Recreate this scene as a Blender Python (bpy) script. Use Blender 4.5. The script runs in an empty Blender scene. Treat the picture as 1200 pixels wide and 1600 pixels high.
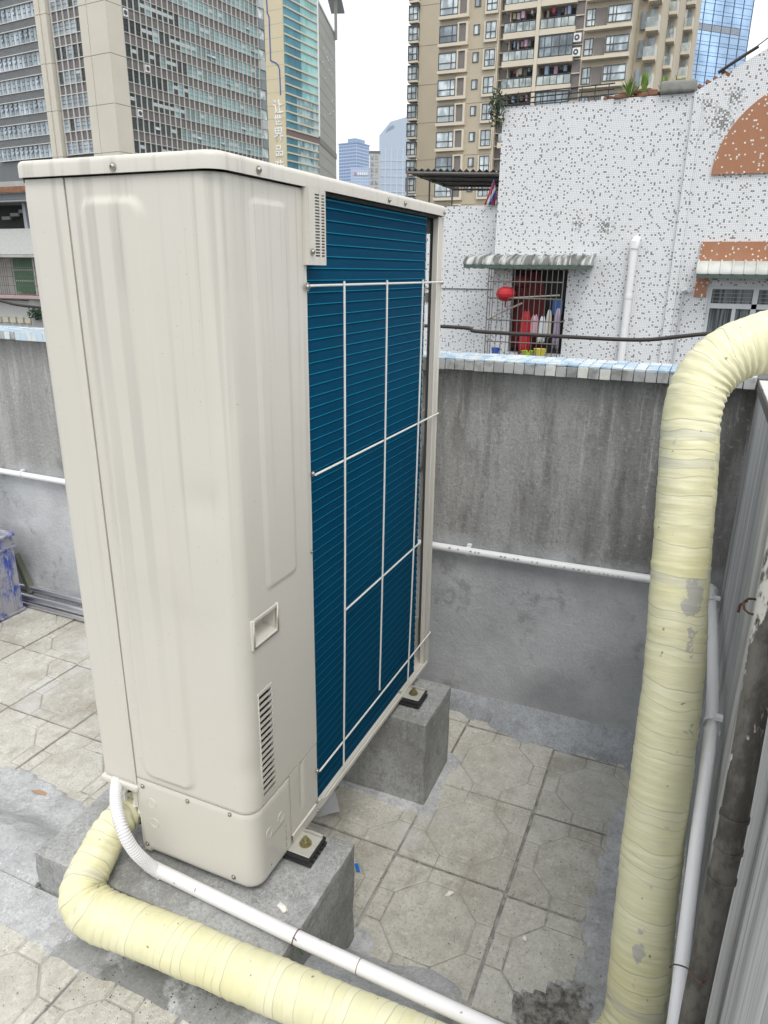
import bpy, bmesh, math, random
from mathutils import Vector, Matrix, noise
random.seed(7)
R_ = math.radians
S = bpy.context.scene
COL = S.collection

# ---------------------------------------------------------------- camera
CAM = Vector((0, 0, 1.70))
FPX = 1110.0
def _n(v): return v.normalized()
_dn = _n(Vector((-40 / FPX, 3260 / FPX, 1)))
_up = -_dn
_l = Vector((518 / FPX, -374 / FPX, 1)); _l = _n(_l - _l.dot(_up) * _up)
_s = _up.cross(_l)
RM = Matrix((_l, _s, _up))          # camera (x right, y down, z forward) -> world
def ray(px): return RM @ Vector(((px[0] - 600) / FPX, (px[1] - 800) / FPX, 1))
def onx(px, x): d = ray(px); return CAM + d * ((x - CAM.x) / d.x)
def ony(px, y): d = ray(px); return CAM + d * ((y - CAM.y) / d.y)
def onz(px, z): d = ray(px); return CAM + d * ((z - CAM.z) / d.z)
cam = bpy.data.cameras.new('camera'); co = bpy.data.objects.new('camera', cam); COL.objects.link(co)
cam.sensor_fit = 'VERTICAL'; cam.sensor_height = 24; cam.lens = 24 * FPX / 1600
cam.clip_start = 0.02; cam.clip_end = 6000
cx = RM @ Vector((1, 0, 0)); cy = RM @ Vector((0, -1, 0)); cz = RM @ Vector((0, 0, -1))
co.matrix_world = Matrix(((cx.x, cy.x, cz.x, CAM.x), (cx.y, cy.y, cz.y, CAM.y), (cx.z, cy.z, cz.z, CAM.z), (0, 0, 0, 1)))
S.camera = co
S.render.resolution_x = 768; S.render.resolution_y = 1024
# ---------------------------------------------------------------- world, sun, exposure
SUN_EL, SUN_AZ = 58.0, -150.0       # azimuth of the sun seen from the scene, degrees from +X towards +Y
W = bpy.data.worlds.new('World'); S.world = W; W.use_nodes = True
nt = W.node_tree; nt.nodes.clear()
wo = nt.nodes.new('ShaderNodeOutputWorld'); bg = nt.nodes.new('ShaderNodeBackground')
sky = nt.nodes.new('ShaderNodeTexSky'); sky.sky_type = 'NISHITA'; sky.sun_disc = False
sky.sun_elevation = R_(SUN_EL); sky.sun_rotation = R_(90 - SUN_AZ)
tc = nt.nodes.new('ShaderNodeTexCoord'); mp = nt.nodes.new('ShaderNodeMapping'); mp.inputs['Scale'].default_value = (1, 1, 2.2)
nz = nt.nodes.new('ShaderNodeTexNoise'); nz.inputs['Scale'].default_value = 1.7; nz.inputs['Detail'].default_value = 4
cr = nt.nodes.new('ShaderNodeValToRGB')
cr.color_ramp.elements[0].position = .3; cr.color_ramp.elements[0].color = (8.6, 9.2, 9.75, 1)
cr.color_ramp.elements[1].position = .6; cr.color_ramp.elements[1].color = (10.3, 10.3, 10.2, 1)
mx = nt.nodes.new('ShaderNodeMix'); mx.data_type = 'RGBA'; mx.inputs[0].default_value = .9
nt.links.new(tc.outputs['Generated'], mp.inputs[0]); nt.links.new(mp.outputs[0], nz.inputs[0]); nt.links.new(nz.outputs[0], cr.inputs[0])
nt.links.new(sky.outputs[0], mx.inputs[6]); nt.links.new(cr.outputs[0], mx.inputs[7])
nt.links.new(mx.outputs[2], bg.inputs[0]); bg.inputs[1].default_value = 0.10
nt.links.new(bg.outputs[0], wo.inputs[0])
sl = bpy.data.lights.new('sun', 'SUN'); sl.energy = 1.2; sl.angle = R_(25); sl.color = (1, .97, .92)
so = bpy.data.objects.new('sun', sl); COL.objects.link(so)
_d = Vector((math.cos(R_(SUN_EL)) * math.cos(R_(SUN_AZ)), math.cos(R_(SUN_EL)) * math.sin(R_(SUN_AZ)), math.sin(R_(SUN_EL))))
so.rotation_euler = _d.to_track_quat('Z', 'Y').to_euler(); so.location = (-3, -6, 12)
S.view_settings.view_transform = 'Standard'; S.view_settings.look = 'None'
S.view_settings.exposure = 0.58; S.view_settings.gamma = 1
S.view_settings.use_curve_mapping = False

# ---------------------------------------------------------------- materials
def nodes(name):
    m = bpy.data.materials.new(name); m.use_nodes = True
    t = m.node_tree; return m, t, t.nodes['Principled BSDF']
def nd(t, typ, **kw):
    n = t.nodes.new(typ)
    for k, v in kw.items():
        if hasattr(n, k): setattr(n, k, v)
        else: n.inputs[k].default_value = v
    return n
def setin(t, n, i, v):
    if isinstance(v, (int, float)): n.inputs[i].default_value = v
    elif isinstance(v, tuple): n.inputs[i].default_value = v if len(v) == 4 or n.inputs[i].type == 'VECTOR' else (*v, 1)
    else: t.links.new(v, n.inputs[i])
def math_(t, op, a, b=None, c=None, clamp=False):
    n = t.nodes.new('ShaderNodeMath'); n.operation = op; n.use_clamp = clamp
    setin(t, n, 0, a)
    if b is not None: setin(t, n, 1, b)
    if c is not None: setin(t, n, 2, c)
    return n.outputs[0]
def mixc(t, f, a, b, bt='MIX'):
    n = t.nodes.new('ShaderNodeMix'); n.data_type = 'RGBA'; n.blend_type = bt
    setin(t, n, 0, f); setin(t, n, 6, a); setin(t, n, 7, b); return n.outputs[2]
def pos(t, scale=(1, 1, 1), obj=False, off=(0, 0, 0)):
    src = (t.nodes.new('ShaderNodeTexCoord').outputs['Object'] if obj else t.nodes.new('ShaderNodeNewGeometry').outputs['Position'])
    m = t.nodes.new('ShaderNodeMapping'); m.inputs['Scale'].default_value = scale; m.inputs['Location'].default_value = off
    t.links.new(src, m.inputs[0]); return m.outputs[0]
def tnoise(t, vec, scale, detail=4, rough=.55, out=0):
    n = t.nodes.new('ShaderNodeTexNoise'); n.inputs['Scale'].default_value = scale
    n.inputs['Detail'].default_value = detail; n.inputs['Roughness'].default_value = rough
    t.links.new(vec, n.inputs['Vector']); return n.outputs[out]
def ramp(t, f, lo, hi):            # 0 below lo, 1 above hi
    n = t.nodes.new('ShaderNodeMapRange'); n.inputs[1].default_value = lo; n.inputs[2].default_value = hi
    n.interpolation_type = 'SMOOTHSTEP'; t.links.new(f, n.inputs[0]); return n.outputs[0]
def sep(t, vec):
    n = t.nodes.new('ShaderNodeSeparateXYZ'); t.links.new(vec, n.inputs[0]); return n.outputs
def bump(t, b, h, strength=.3, dist=.002):
    n = t.nodes.new('ShaderNodeBump'); n.inputs['Strength'].default_value = strength; n.inputs['Distance'].default_value = dist
    t.links.new(h, n.inputs['Height']); t.links.new(n.outputs[0], b.inputs['Normal'])
def simple(name, col, rough=.6, metal=0., var=.12, scale=8, bmp=0., bscale=80, spec=.5, obj=False, bdist=.002):
    m, t, b = nodes(name)
    p = pos(t, obj=obj)
    f = tnoise(t, p, scale)
    c = mixc(t, f, tuple(x * (1 - var) for x in col), tuple(min(1, x * (1 + var)) for x in col))
    t.links.new(c, b.inputs['Base Color']); b.inputs['Roughness'].default_value = rough; b.inputs['Metallic'].default_value = metal
    b.inputs['Specular IOR Level'].default_value = spec
    if bmp: bump(t, b, tnoise(t, p, bscale, 3), bmp, bdist)
    return m
def hatch(name, col, lo, hi, rough=.6): return simple(name, col, rough)

# painted steel of the unit, with rain streaks under the lid
def m_paint():
    m, t, b = nodes('cream_enamel')
    p = pos(t); z = sep(t, p)[2]
    base = mixc(t, tnoise(t, p, 1.6), (.60, .572, .51), (.65, .622, .56))
    st = tnoise(t, pos(t, (38, 38, .55)), 1, 3, .5)
    st2 = tnoise(t, pos(t, (90, 90, .9), off=(5, 3, 1)), 1, 2, .5)
    brk = tnoise(t, pos(t, (3, 3, 2.2)), 1, 2)
    m1 = math_(t, 'MULTIPLY', ramp(t, st, .52, .66), ramp(t, z, .55, 1.80))
    m2 = math_(t, 'MULTIPLY', ramp(t, st2, .62, .74), ramp(t, z, 1.0, 1.75))
    mm = math_(t, 'ADD', math_(t, 'MULTIPLY', m1, .30), math_(t, 'MULTIPLY', m2, .26))
    mm = math_(t, 'MULTIPLY', mm, ramp(t, brk, .3, .6))
    c = mixc(t, mm, base, (.26, .25, .23))
    sp = tnoise(t, p, 210, 1)
    c = mixc(t, math_(t, 'MULTIPLY', ramp(t, sp, .775, .80), .6), c, (.2, .17, .13))
    c = mixc(t, math_(t, 'MULTIPLY', ramp(t, tnoise(t, p, 5), .55, .8), .14), c, (.42, .40, .35))
    t.links.new(c, b.inputs['Base Color'])
    r = t.nodes.new('ShaderNodeMapRange'); r.inputs[3].default_value = .30; r.inputs[4].default_value = .48
    t.links.new(tnoise(t, p, 12), r.inputs[0]); t.links.new(r.outputs[0], b.inputs['Roughness'])
    bump(t, b, tnoise(t, p, 420, 1), .05, .0006)
    return m
PAINT = m_paint()
DARKIN = simple('dark_interior', (.02, .02, .02), .8)
ZINC = simple('zinc_steel', (.35, .35, .34), .35, .85, .2, 40)
SCREW = simple('screw_steel', (.42, .40, .36), .3, .9, .3, 200)
GREYIN = simple('grey_inner_steel', (.20, .20, .185), .5, .2, .15, 6)

def m_fin():
    m, t, b = nodes('blue_fin_coating')
    p = pos(t); x, y, z = sep(t, p)
    n1 = tnoise(t, pos(t, (1, 1, 1)), 3, 4)
    c = mixc(t, n1, (.0006, .040, .090), (.001, .056, .118))
    w = tnoise(t, pos(t, (500, 500, 5)), 1, 2)          # fine upright fins
    c = mixc(t, math_(t, 'MULTIPLY', ramp(t, w, .5, .8), .25), c, (.006, .085, .15))
    sc = tnoise(t, pos(t, (60, 60, 14), off=(1.3, 0, 0)), 1, 3)
    c = mixc(t, math_(t, 'MULTIPLY', ramp(t, sc, .74, .77), .55), c, (.10, .25, .36))
    t.links.new(c, b.inputs['Base Color']); b.inputs['Roughness'].default_value = .55
    b.inputs['Specular IOR Level'].default_value = .03
    wv = t.nodes.new('ShaderNodeTexWave'); wv.bands_direction = 'X'; wv.inputs['Scale'].default_value = 90; t.links.new(p, wv.inputs[0])
    bump(t, b, wv.outputs[1], .25, .001)
    return m
FIN = m_fin()
FINEDGE = simple('fin_row_edge', (.005, .22, .36), .5, 0, .25, 25, spec=.05)

def m_cement(name, c1, c2, dark, bmp=.5, bs=90):
    m, t, b = nodes(name)
    p = pos(t)
    f = tnoise(t, p, 4.5, 8, .62); c = mixc(t, ramp(t, f, .3, .7), c1, c2)
    f2 = tnoise(t, pos(t, off=(3, 7, 1)), 2.2, 6, .6); c = mixc(t, math_(t, 'MULTIPLY', ramp(t, f2, .52, .72), .6), c, dark)
    f5 = tnoise(t, pos(t, off=(5, 1, 2)), 19, 7, .72); c = mixc(t, math_(t, 'MULTIPLY', ramp(t, f5, .46, .66), .5), c, tuple(x * .66 for x in c1))
    f6 = tnoise(t, pos(t, off=(2, 8, 3)), 30, 6, .72); c = mixc(t, math_(t, 'MULTIPLY', ramp(t, f6, .52, .70), .5), c, tuple(min(1, x * 1.28) for x in c2))
    f3 = tnoise(t, p, 110, 3, .7); c = mixc(t, math_(t, 'MULTIPLY', ramp(t, f3, .46, .68), .45), c, tuple(x * .55 for x in c1))
    f4 = tnoise(t, p, 260, 2, .7); c = mixc(t, math_(t, 'MULTIPLY', ramp(t, f4, .58, .72), .5), c, tuple(min(1, x * 1.6) for x in c2))
    return m, t, b, p, c
def m_plinth():
    m, t, b, p, c = m_cement('plinth_cement', (.25, .25, .24), (.38, .385, .38), (.18, .18, .165))
    # fine crazing of the trowelled skin
    v = t.nodes.new('ShaderNodeTexVoronoi'); v.feature = 'DISTANCE_TO_EDGE'; v.inputs['Scale'].default_value = 46
    wp = mixc(t, .06, p, tnoise(t, p, 30, 3, .6, 1)); t.links.new(wp, v.inputs[0])
    nz_ = t.nodes.new('ShaderNodeNewGeometry'); up = sep(t, nz_.outputs['Normal'])[2]
    ln = math_(t, 'MULTIPLY', math_(t, 'SUBTRACT', 1, ramp(t, v.outputs[0], .0, .075)), ramp(t, up, .6, .9))
    ln = math_(t, 'MULTIPLY', ln, ramp(t, tnoise(t, p, 6), .42, .6))
    c = mixc(t, math_(t, 'MULTIPLY', ln, .42), c, (.58, .58, .58))
    tr = tnoise(t, pos(t, (60, 60, 9), off=(.2, .1, 4)), 1, 5, .7)
    side = math_(t, 'SUBTRACT', 1, ramp(t, up, .6, .9))
    c = mixc(t, math_(t, 'MULTIPLY', math_(t, 'MULTIPLY', ramp(t, tr, .5, .7), side), .35), c, (.10, .10, .09))
    t.links.new(c, b.inputs['Base Color']); b.inputs['Roughness'].default_value = .8
    h = math_(t, 'ADD', tnoise(t, p, 55, 5, .65), math_(t, 'MULTIPLY', tnoise(t, pos(t, (7, 90, 40)), 1, 3), .6))
    bump(t, b, h, .5, .004); return m
PLINTH = m_plinth()
def m_screed():
    m, t, b, p, c = m_cement('grey_cement_screed', (.38, .385, .39), (.55, .555, .56), (.30, .295, .28))
    x, y, z = sep(t, p)
    n = tnoise(t, p, 14, 6, .7)
    # damp, mossy patches
    def blob(cx_, cy_, r, col, c, k=.9):
        d = t.nodes.new('ShaderNodeVectorMath'); d.operation = 'DISTANCE'; t.links.new(p, d.inputs[0]); d.inputs[1].default_value = (cx_, cy_, .2 if cx_ < 1.1 else 0)
        f = math_(t, 'ADD', d.outputs['Value'], math_(t, 'MULTIPLY', math_(t, 'SUBTRACT', n, .5), r * 2.0))
        return mixc(t, math_(t, 'MULTIPLY', math_(t, 'SUBTRACT', 1, ramp(t, f, r * .75, r * 1.1)), k), c, col)
    c = mixc(t, ramp(t, x, 2.20, 2.34), c, (.74, .765, .80), 'MULTIPLY')  # fillet colour darkened to offset the extra light its upward face catches
    c = blob(1.275, .095, .12, mixc(t, ramp(t, tnoise(t, p, 34, 7, .75), .38, .62), (.035, .032, .022), (.27, .255, .225)), c)
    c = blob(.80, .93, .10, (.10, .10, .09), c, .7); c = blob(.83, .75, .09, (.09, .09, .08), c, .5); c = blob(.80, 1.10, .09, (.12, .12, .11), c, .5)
    # grit in the joints
    jd = math_(t, 'MULTIPLY', math_(t, 'SUBTRACT', 1, ramp(t, z, -.006, .002)), 1)
    c = mixc(t, math_(t, 'MULTIPLY', jd, .75), c, mixc(t, ramp(t, tnoise(t, p, 30, 4), .40, .62), (.13, .11, .09), (.34, .32, .29)))
    t.links.new(c, b.inputs['Base Color']); b.inputs['Roughness'].default_value = .85
    bump(t, b, tnoise(t, p, 70, 6, .7), .45, .004); return m
SCREED = m_screed()
def m_paver():
    m, t, b, p, c = m_cement('worn_paver_concrete', (.46, .44, .385), (.62, .60, .54), (.35, .33, .28))
    wash = ramp(t, tnoise(t, pos(t, off=(9, 2, 0)), 2.6, 6, .65), .50, .66)
    c = mixc(t, math_(t, 'MULTIPLY', wash, .6), c, (.62, .62, .61))
    c = mixc(t, math_(t, 'MULTIPLY', ramp(t, tnoise(t, pos(t, off=(4, 4, 0)), 5.5, 7, .72), .50, .66), .55), c, (.30, .265, .20))
    oi = t.nodes.new('ShaderNodeObjectInfo')
    c = mixc(t, .16, c, mixc(t, oi.outputs['Random'], (.20, .19, .16), (.60, .58, .54)))
    sp = ramp(t, tnoise(t, p, 120, 1), .70, .74); c = mixc(t, math_(t, 'MULTIPLY', sp, .6), c, (.12, .11, .10))
    t.links.new(c, b.inputs['Base Color']); b.inputs['Roughness'].default_value = .88
    bump(t, b, math_(t, 'ADD', tnoise(t, p, 130, 4, .7), math_(t, 'MULTIPLY', tnoise(t, p, 25, 4, .6), 1.4)), .55, .0035); return m
PAVER = m_paver()

def m_backwall():
    m, t, b = nodes('stained_cement_render')
    p = pos(t); x, y, z = sep(t, p)
    n = tnoise(t, p, 3.2, 8, .62)
    low = mixc(t, ramp(t, n, .32, .68), (.38, .39, .405), (.53, .54, .555))
    low = mixc(t, math_(t, 'MULTIPLY', ramp(t, tnoise(t, pos(t, off=(0, 4, 2)), 2.4, 6), .52, .68), .45), low, (.24, .245, .255))
    upc = mixc(t, ramp(t, tnoise(t, pos(t, (6, 6, .9)), 1, 6, .65), .34, .66), (.165, .162, .155), (.38, .378, .37))
    drip = ramp(t, tnoise(t, pos(t, (26, 26, 1.5), off=(0, .3, 0)), 1, 8, .74), .50, .66)
    fade = ramp(t, z, .80, 1.32)
    upc = mixc(t, math_(t, 'MULTIPLY', drip, math_(t, 'MULTIPLY', fade, .8)), upc, (.58, .58, .56))
    dk = ramp(t, tnoise(t, pos(t, (10, 10, 2.2), off=(2, 1, 5)), 1, 8, .74), .50, .66)
    upc = mixc(t, math_(t, 'MULTIPLY', dk, .5), upc, (.088, .084, .075))
    leftp = ramp(t, y, 1.6, 2.6); upc = mixc(t, math_(t, 'MULTIPLY', leftp, .5), upc, (.42, .42, .415))
    lvl = math_(t, 'ADD', z, math_(t, 'MULTIPLY', math_(t, 'SUBTRACT', tnoise(t, p, 7, 3), .5), .16))
    c = mixc(t, ramp(t, lvl, .69, .78), low, upc)
    c = mixc(t, math_(t, 'MULTIPLY', math_(t, 'SUBTRACT', 1, ramp(t, lvl, .02, .14)), .5), c, (.50, .49, .46))
    msk = math_(t, 'ADD', math_(t, 'MULTIPLY', ramp(t, lvl, .69, .78), .65), .35)
    c = mixc(t, math_(t, 'MULTIPLY', ramp(t, tnoise(t, p, 100, 5, .75), .50, .68), math_(t, 'MULTIPLY', msk, .5)), c, (.11, .11, .105)); c = mixc(t, math_(t, 'MULTIPLY', ramp(t, tnoise(t, pos(t, off=(3, 3, 3)), 60, 6, .75), .54, .70), math_(t, 'MULTIPLY', msk, .45)), c, (.56, .565, .57)); c = mixc(t, math_(t, 'MULTIPLY', ramp(t, tnoise(t, pos(t, off=(0, 9, 3)), 6.5, 7, .7), .56, .66), .45), c, (.17, .17, .165))
    t.links.new(c, b.inputs['Base Color']); b.inputs['Roughness'].default_value = .85
    h = math_(t, 'ADD', tnoise(t, pos(t, (1, 1.2, 1)), 75, 5, .7), math_(t, 'MULTIPLY', tnoise(t, p, 9, 4), 1.2))
    bump(t, b, h, .85, .007); return m
BACKWALL = m_backwall()
def m_sidewall():
    m, t, b = nodes('streaked_cement_render')
    p = pos(t); x, y, z = sep(t, p)
    f = tnoise(t, pos(t, (17, 10, .55)), 1, 7, .72)
    g = tnoise(t, pos(t, (60, 10, 1.6), off=(3, 0, 0)), 1, 6, .75)
    c = mixc(t, ramp(t, f, .30, .70), (.27, .275, .28), (.54, .545, .55))
    c = mixc(t, math_(t, 'MULTIPLY', ramp(t, g, .50, .68), .5), c, (.66, .66, .65))
    c = mixc(t, math_(t, 'MULTIPLY', ramp(t, tnoise(t, pos(t, (60, 9, .5), off=(1, 2, 2)), 1, 3), .56, .66), .5), c, (.09, .09, .09))
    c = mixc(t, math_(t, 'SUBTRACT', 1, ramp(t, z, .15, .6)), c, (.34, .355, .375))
    t.links.new(c, b.inputs['Base Color']); b.inputs['Roughness'].default_value = .85
    bump(t, b, math_(t, 'ADD', f, math_(t, 'MULTIPLY', tnoise(t, p, 90, 4, .7), .5)), .5, .006); return m
SIDEWALL = m_sidewall()

def m_tape():
    m, t, b = nodes('pale_yellow_tape')
    uv = t.nodes.new('ShaderNodeUVMap'); uv.uv_map = 'UVMap'
    p = pos(t); u, v, _ = sep(t, uv.outputs[0])
    p = pos(t)
    # u along the pipe in metres, v round it 0..1
    wob = math_(t, 'MULTIPLY', math_(t, 'SUBTRACT', tnoise(t, p, 7, 2), .5), .045)
    s = math_(t, 'DIVIDE', math_(t, 'ADD', math_(t, 'ADD', u, wob), math_(t, 'MULTIPLY', v, .02)), .0205)
    fr = math_(t, 'FRACT', s); cell = math_(t, 'FLOOR', s)
    wn = t.nodes.new('ShaderNodeTexWhiteNoise'); wn.noise_dimensions = '1D'; t.links.new(cell, wn.inputs['W'])
    c = mixc(t, wn.outputs[0], (.70, .675, .43), (.765, .74, .52))
    c = mixc(t, math_(t, 'MULTIPLY', ramp(t, tnoise(t, p, 5), .45, .7), .5), c, (.71, .66, .34))
    ed = math_(t, 'MULTIPLY', ramp(t, fr, .84, .97), ramp(t, wn.outputs[0], .05, .9))
    c = mixc(t, math_(t, 'MULTIPLY', ed, .7), c, (.33, .32, .24))
    bd = math_(t, 'GREATER_THAN', wn.outputs[0], .93)
    c = mixc(t, math_(t, 'MULTIPLY', bd, .45), c, (.48, .48, .42))
    d1 = ramp(t, tnoise(t, p, 60, 1), .755, .78); d2 = ramp(t, tnoise(t, pos(t, off=(4, 4, 4)), 24, 2), .72, .76)
    c = mixc(t, math_(t, 'MULTIPLY', d1, .75), c, (.16, .15, .12)); c = mixc(t, math_(t, 'MULTIPLY', d2, .4), c, (.36, .35, .32))
    for (px_, tt_, rr_, sc_) in (((1086, 938), 1.49, .026, .55), ((1084, 985), 1.49, .012, .22), ((1082, 1155), 1.50, .014, .7), ((1064, 1300), 1.50, .012, .35), ((1000, 1480), 1.53, .012, .3), ((628, 1563), 1.3, .02, .5)):
        q_ = CAM + ray(px_) * tt_; vm = t.nodes.new('ShaderNodeVectorMath'); vm.operation = 'SUBTRACT'; t.links.new(p, vm.inputs[0]); vm.inputs[1].default_value = q_
        vs = t.nodes.new('ShaderNodeVectorMath'); vs.operation = 'MULTIPLY'; t.links.new(vm.outputs[0], vs.inputs[0]); vs.inputs[1].default_value = (.5, 1, sc_)
        vl = t.nodes.new('ShaderNodeVectorMath'); vl.operation = 'LENGTH'; t.links.new(vs.outputs[0], vl.inputs[0])
        c = mixc(t, math_(t, 'MULTIPLY', math_(t, 'SUBTRACT', 1, ramp(t, math_(t, 'ADD', vl.outputs['Value'], math_(t, 'MULTIPLY', math_(t, 'SUBTRACT', tnoise(t, p, 38, 4, .7), .5), .05)), rr_ * .85, rr_)), .8), c, (.42, .41, .40))
    c = mixc(t, math_(t, 'MULTIPLY', ramp(t, tnoise(t, pos(t, (1, 1, 2.5), off=(7, 7, 0)), 9, 5, .7), .55, .75), .35), c, (.50, .48, .38))
    t.links.new(c, b.inputs['Base Color']); b.inputs['Roughness'].default_value = .42
    b.inputs['Subsurface Weight'].default_value = 0.0
    w1 = tnoise(t, uv.outputs[0], 1, 1)
    mpn = t.nodes.new('ShaderNodeMapping'); mpn.inputs['Scale'].default_value = (160, 5, 1); t.links.new(uv.outputs[0], mpn.inputs[0])
    w1 = tnoise(t, mpn.outputs[0], 1, 3, .6)
    bump(t, b, w1, .35, .003); return m
TAPE = m_tape()
PVC = simple('white_pvc', (.78, .78, .79), .35, 0, .05, 30, spec=.5)
def m_pvcdirty():
    m, t, b = nodes('speckled_white_pvc')
    p = pos(t); c = mixc(t, tnoise(t, p, 9), (.72, .70, .70), (.80, .79, .80))
    c = mixc(t, math_(t, 'MULTIPLY', ramp(t, tnoise(t, p, 55, 1), .72, .75), .7), c, (.25, .2, .18))
    t.links.new(c, b.inputs['Base Color']); b.inputs['Roughness'].default_value = .4; return m
PVCD = m_pvcdirty()
def m_darkpipe():
    m, t, b = nodes('cement_smeared_pipe')
    p = pos(t); c = mixc(t, ramp(t, tnoise(t, pos(t, (1, 1, .5)), 16, 6, .7), .42, .58), (.048, .043, .036), (.12, .11, .095))
    pt_ = math_(t, 'ADD', tnoise(t, pos(t, (1, 1, .5), off=(3, 3, 1)), 13, 5, .7), math_(t, 'MULTIPLY', math_(t, 'SUBTRACT', sep(t, p)[2], 1.12), .55))
    c = mixc(t, ramp(t, pt_, .55, .60), c, (.50, .49, .44))
    t.links.new(c, b.inputs['Base Color']); b.inputs['Roughness'].default_value = .6
    bump(t, b, tnoise(t, p, 60, 4), .4, .003); return m
DPIPE = m_darkpipe()
RUBBER = simple('black_rubber', (.02, .02, .022), .55, 0, .3, 40, .3, 90)
BRASS = simple('passivated_bolt', (.33, .30, .16), .35, .8, .3, 80)
TIE = simple('rusty_wire', (.09, .045, .03), .7, .3)
CABLE = simple('black_cable', (.035, .028, .026), .6, 0, .3, 20)
CHROME = simple('stainless_tube', (.78, .78, .78), .3, 1., .15, 9)
def m_crate():
    m, t, b = nodes('dirty_blue_plastic')
    p = pos(t); c = mixc(t, ramp(t, tnoise(t, pos(t, (1, 1, .5)), 16, 7, .7), .46, .60), (.38, .38, .42), (.05, .09, .40))
    c = mixc(t, math_(t, 'MULTIPLY', ramp(t, tnoise(t, pos(t, (1, 1, .3)), 24, 5), .5, .7), .45), c, (.36, .32, .27))
    t.links.new(c, b.inputs['Base Color']); b.inputs['Roughness'].default_value = .7; bump(t, b, tnoise(t, p, 60), .3, .002); return m
CRATE = m_crate()

def m_mosaic(name, white, dotc, prob, pitch=.0245, patches=True, grout=(.46, .47, .48)):
    m, t, b = nodes(name)
    g = t.nodes.new('ShaderNodeNewGeometry'); x, y, z = sep(t, g.outputs['Position'])
    u = math_(t, 'DIVIDE', math_(t, 'ADD', y, math_(t, 'MULTIPLY', x, 1.0)), pitch); v = math_(t, 'DIVIDE', z, pitch)
    cu, cv = math_(t, 'FLOOR', u), math_(t, 'FLOOR', v); fu, fv = math_(t, 'FRACT', u), math_(t, 'FRACT', v)
    cb = t.nodes.new('ShaderNodeCombineXYZ'); t.links.new(cu, cb.inputs[0]); t.links.new(cv, cb.inputs[1])
    wn = t.nodes.new('ShaderNodeTexWhiteNoise'); wn.noise_dimensions = '3D'; t.links.new(cb.outputs[0], wn.inputs['Vector'])
    r = wn.outputs['Value']; rc = sep(t, wn.outputs['Color'])
    cb2 = t.nodes.new('ShaderNodeCombineXYZ'); bu, bv = math_(t, 'FLOOR', math_(t, 'DIVIDE', cu, 3)), math_(t, 'FLOOR', math_(t, 'DIVIDE', cv, 3))
    t.links.new(bu, cb2.inputs[0]); t.links.new(bv, cb2.inputs[1]); w2_ = t.nodes.new('ShaderNodeTexWhiteNoise'); w2_.noise_dimensions = '3D'; t.links.new(cb2.outputs[0], w2_.inputs['Vector']); rb = sep(t, w2_.outputs['Color'])
    du = math_(t, 'COMPARE', math_(t, 'SUBTRACT', cu, math_(t, 'MULTIPLY', bu, 3)), math_(t, 'FLOOR', math_(t, 'MULTIPLY', rb[0], 3)), .4); dv = math_(t, 'COMPARE', math_(t, 'SUBTRACT', cv, math_(t, 'MULTIPLY', bv, 3)), math_(t, 'FLOOR', math_(t, 'MULTIPLY', rb[1], 3)), .4)
    dot_ = math_(t, 'MAXIMUM', math_(t, 'MULTIPLY', math_(t, 'MULTIPLY', du, dv), math_(t, 'LESS_THAN', rb[2], prob)), math_(t, 'LESS_THAN', r, .012))
    tile = mixc(t, rc[1], tuple(q * .93 for q in white), white)
    tile = mixc(t, dot_, tile, mixc(t, rc[2], tuple(q * .8 for q in dotc), tuple(q * 1.25 for q in dotc)))
    lost = None
    p = g.outputs['Position']
    if patches:
        pn = tnoise(t, pos(t, off=(1, 2.3, .4)), 1.15, 2); pf = tnoise(t, p, 5, 3)
        lost = math_(t, 'MULTIPLY', ramp(t, math_(t, 'ADD', pn, math_(t, 'MULTIPLY', pf, .5)), .98, 1.08), math_(t, 'GREATER_THAN', rc[0], .45))
        for (px_, rr_) in (((945, 355), .17), ((905, 350), .13), ((1150, 150), .16), ((1105, 165), .10), ((1130, 190), .28), ((1060, 208), .07), ((1055, 332), .07), ((940, 232), .05), ((1020, 238), .06), ((870, 333), .06), ((890, 500), .10), ((1010, 395), .08), ((775, 330), .05)):
            q_ = onx(px_, 12.0); d_ = t.nodes.new('ShaderNodeVectorMath'); d_.operation = 'DISTANCE'; t.links.new(p, d_.inputs[0]); d_.inputs[1].default_value = q_
            k_ = math_(t, 'SUBTRACT', 1, ramp(t, math_(t, 'ADD', d_.outputs['Value'], math_(t, 'MULTIPLY', rc[1], rr_ * .7)), rr_ * .45, rr_ * 1.25))
            lost = math_(t, 'MAXIMUM', lost, math_(t, 'MULTIPLY', k_, math_(t, 'GREATER_THAN', rc[0], .42)))
        tile = mixc(t, lost, tile, (.13, .12, .105))
    e = .09
    gr = math_(t, 'MAXIMUM', math_(t, 'MAXIMUM', math_(t, 'LESS_THAN', fu, e), math_(t, 'GREATER_THAN', fu, 1 - e)),
               math_(t, 'MAXIMUM', math_(t, 'LESS_THAN', fv, e), math_(t, 'GREATER_THAN', fv, 1 - e)))
    c = mixc(t, gr, tile, grout)
    st = ramp(t, tnoise(t, pos(t, (3, 3, .35)), 1, 5, .6), .52, .8)
    c = mixc(t, math_(t, 'MULTIPLY', st, .16), c, (.38, .36, .33))
    t.links.new(c, b.inputs['Base Color']); b.inputs['Roughness'].default_value = .45
    bump(t, b, math_(t, 'SUBTRACT', 1, gr), .3, .001); return m
MOSAIC = m_mosaic('white_mosaic', (.80, .82, .84), (.20, .165, .145), .80)
MOSAIC2 = m_mosaic('brown_mosaic', (.42, .18, .085), (.72, .68, .62), .58, patches=False, grout=(.30, .16, .10))

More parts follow.
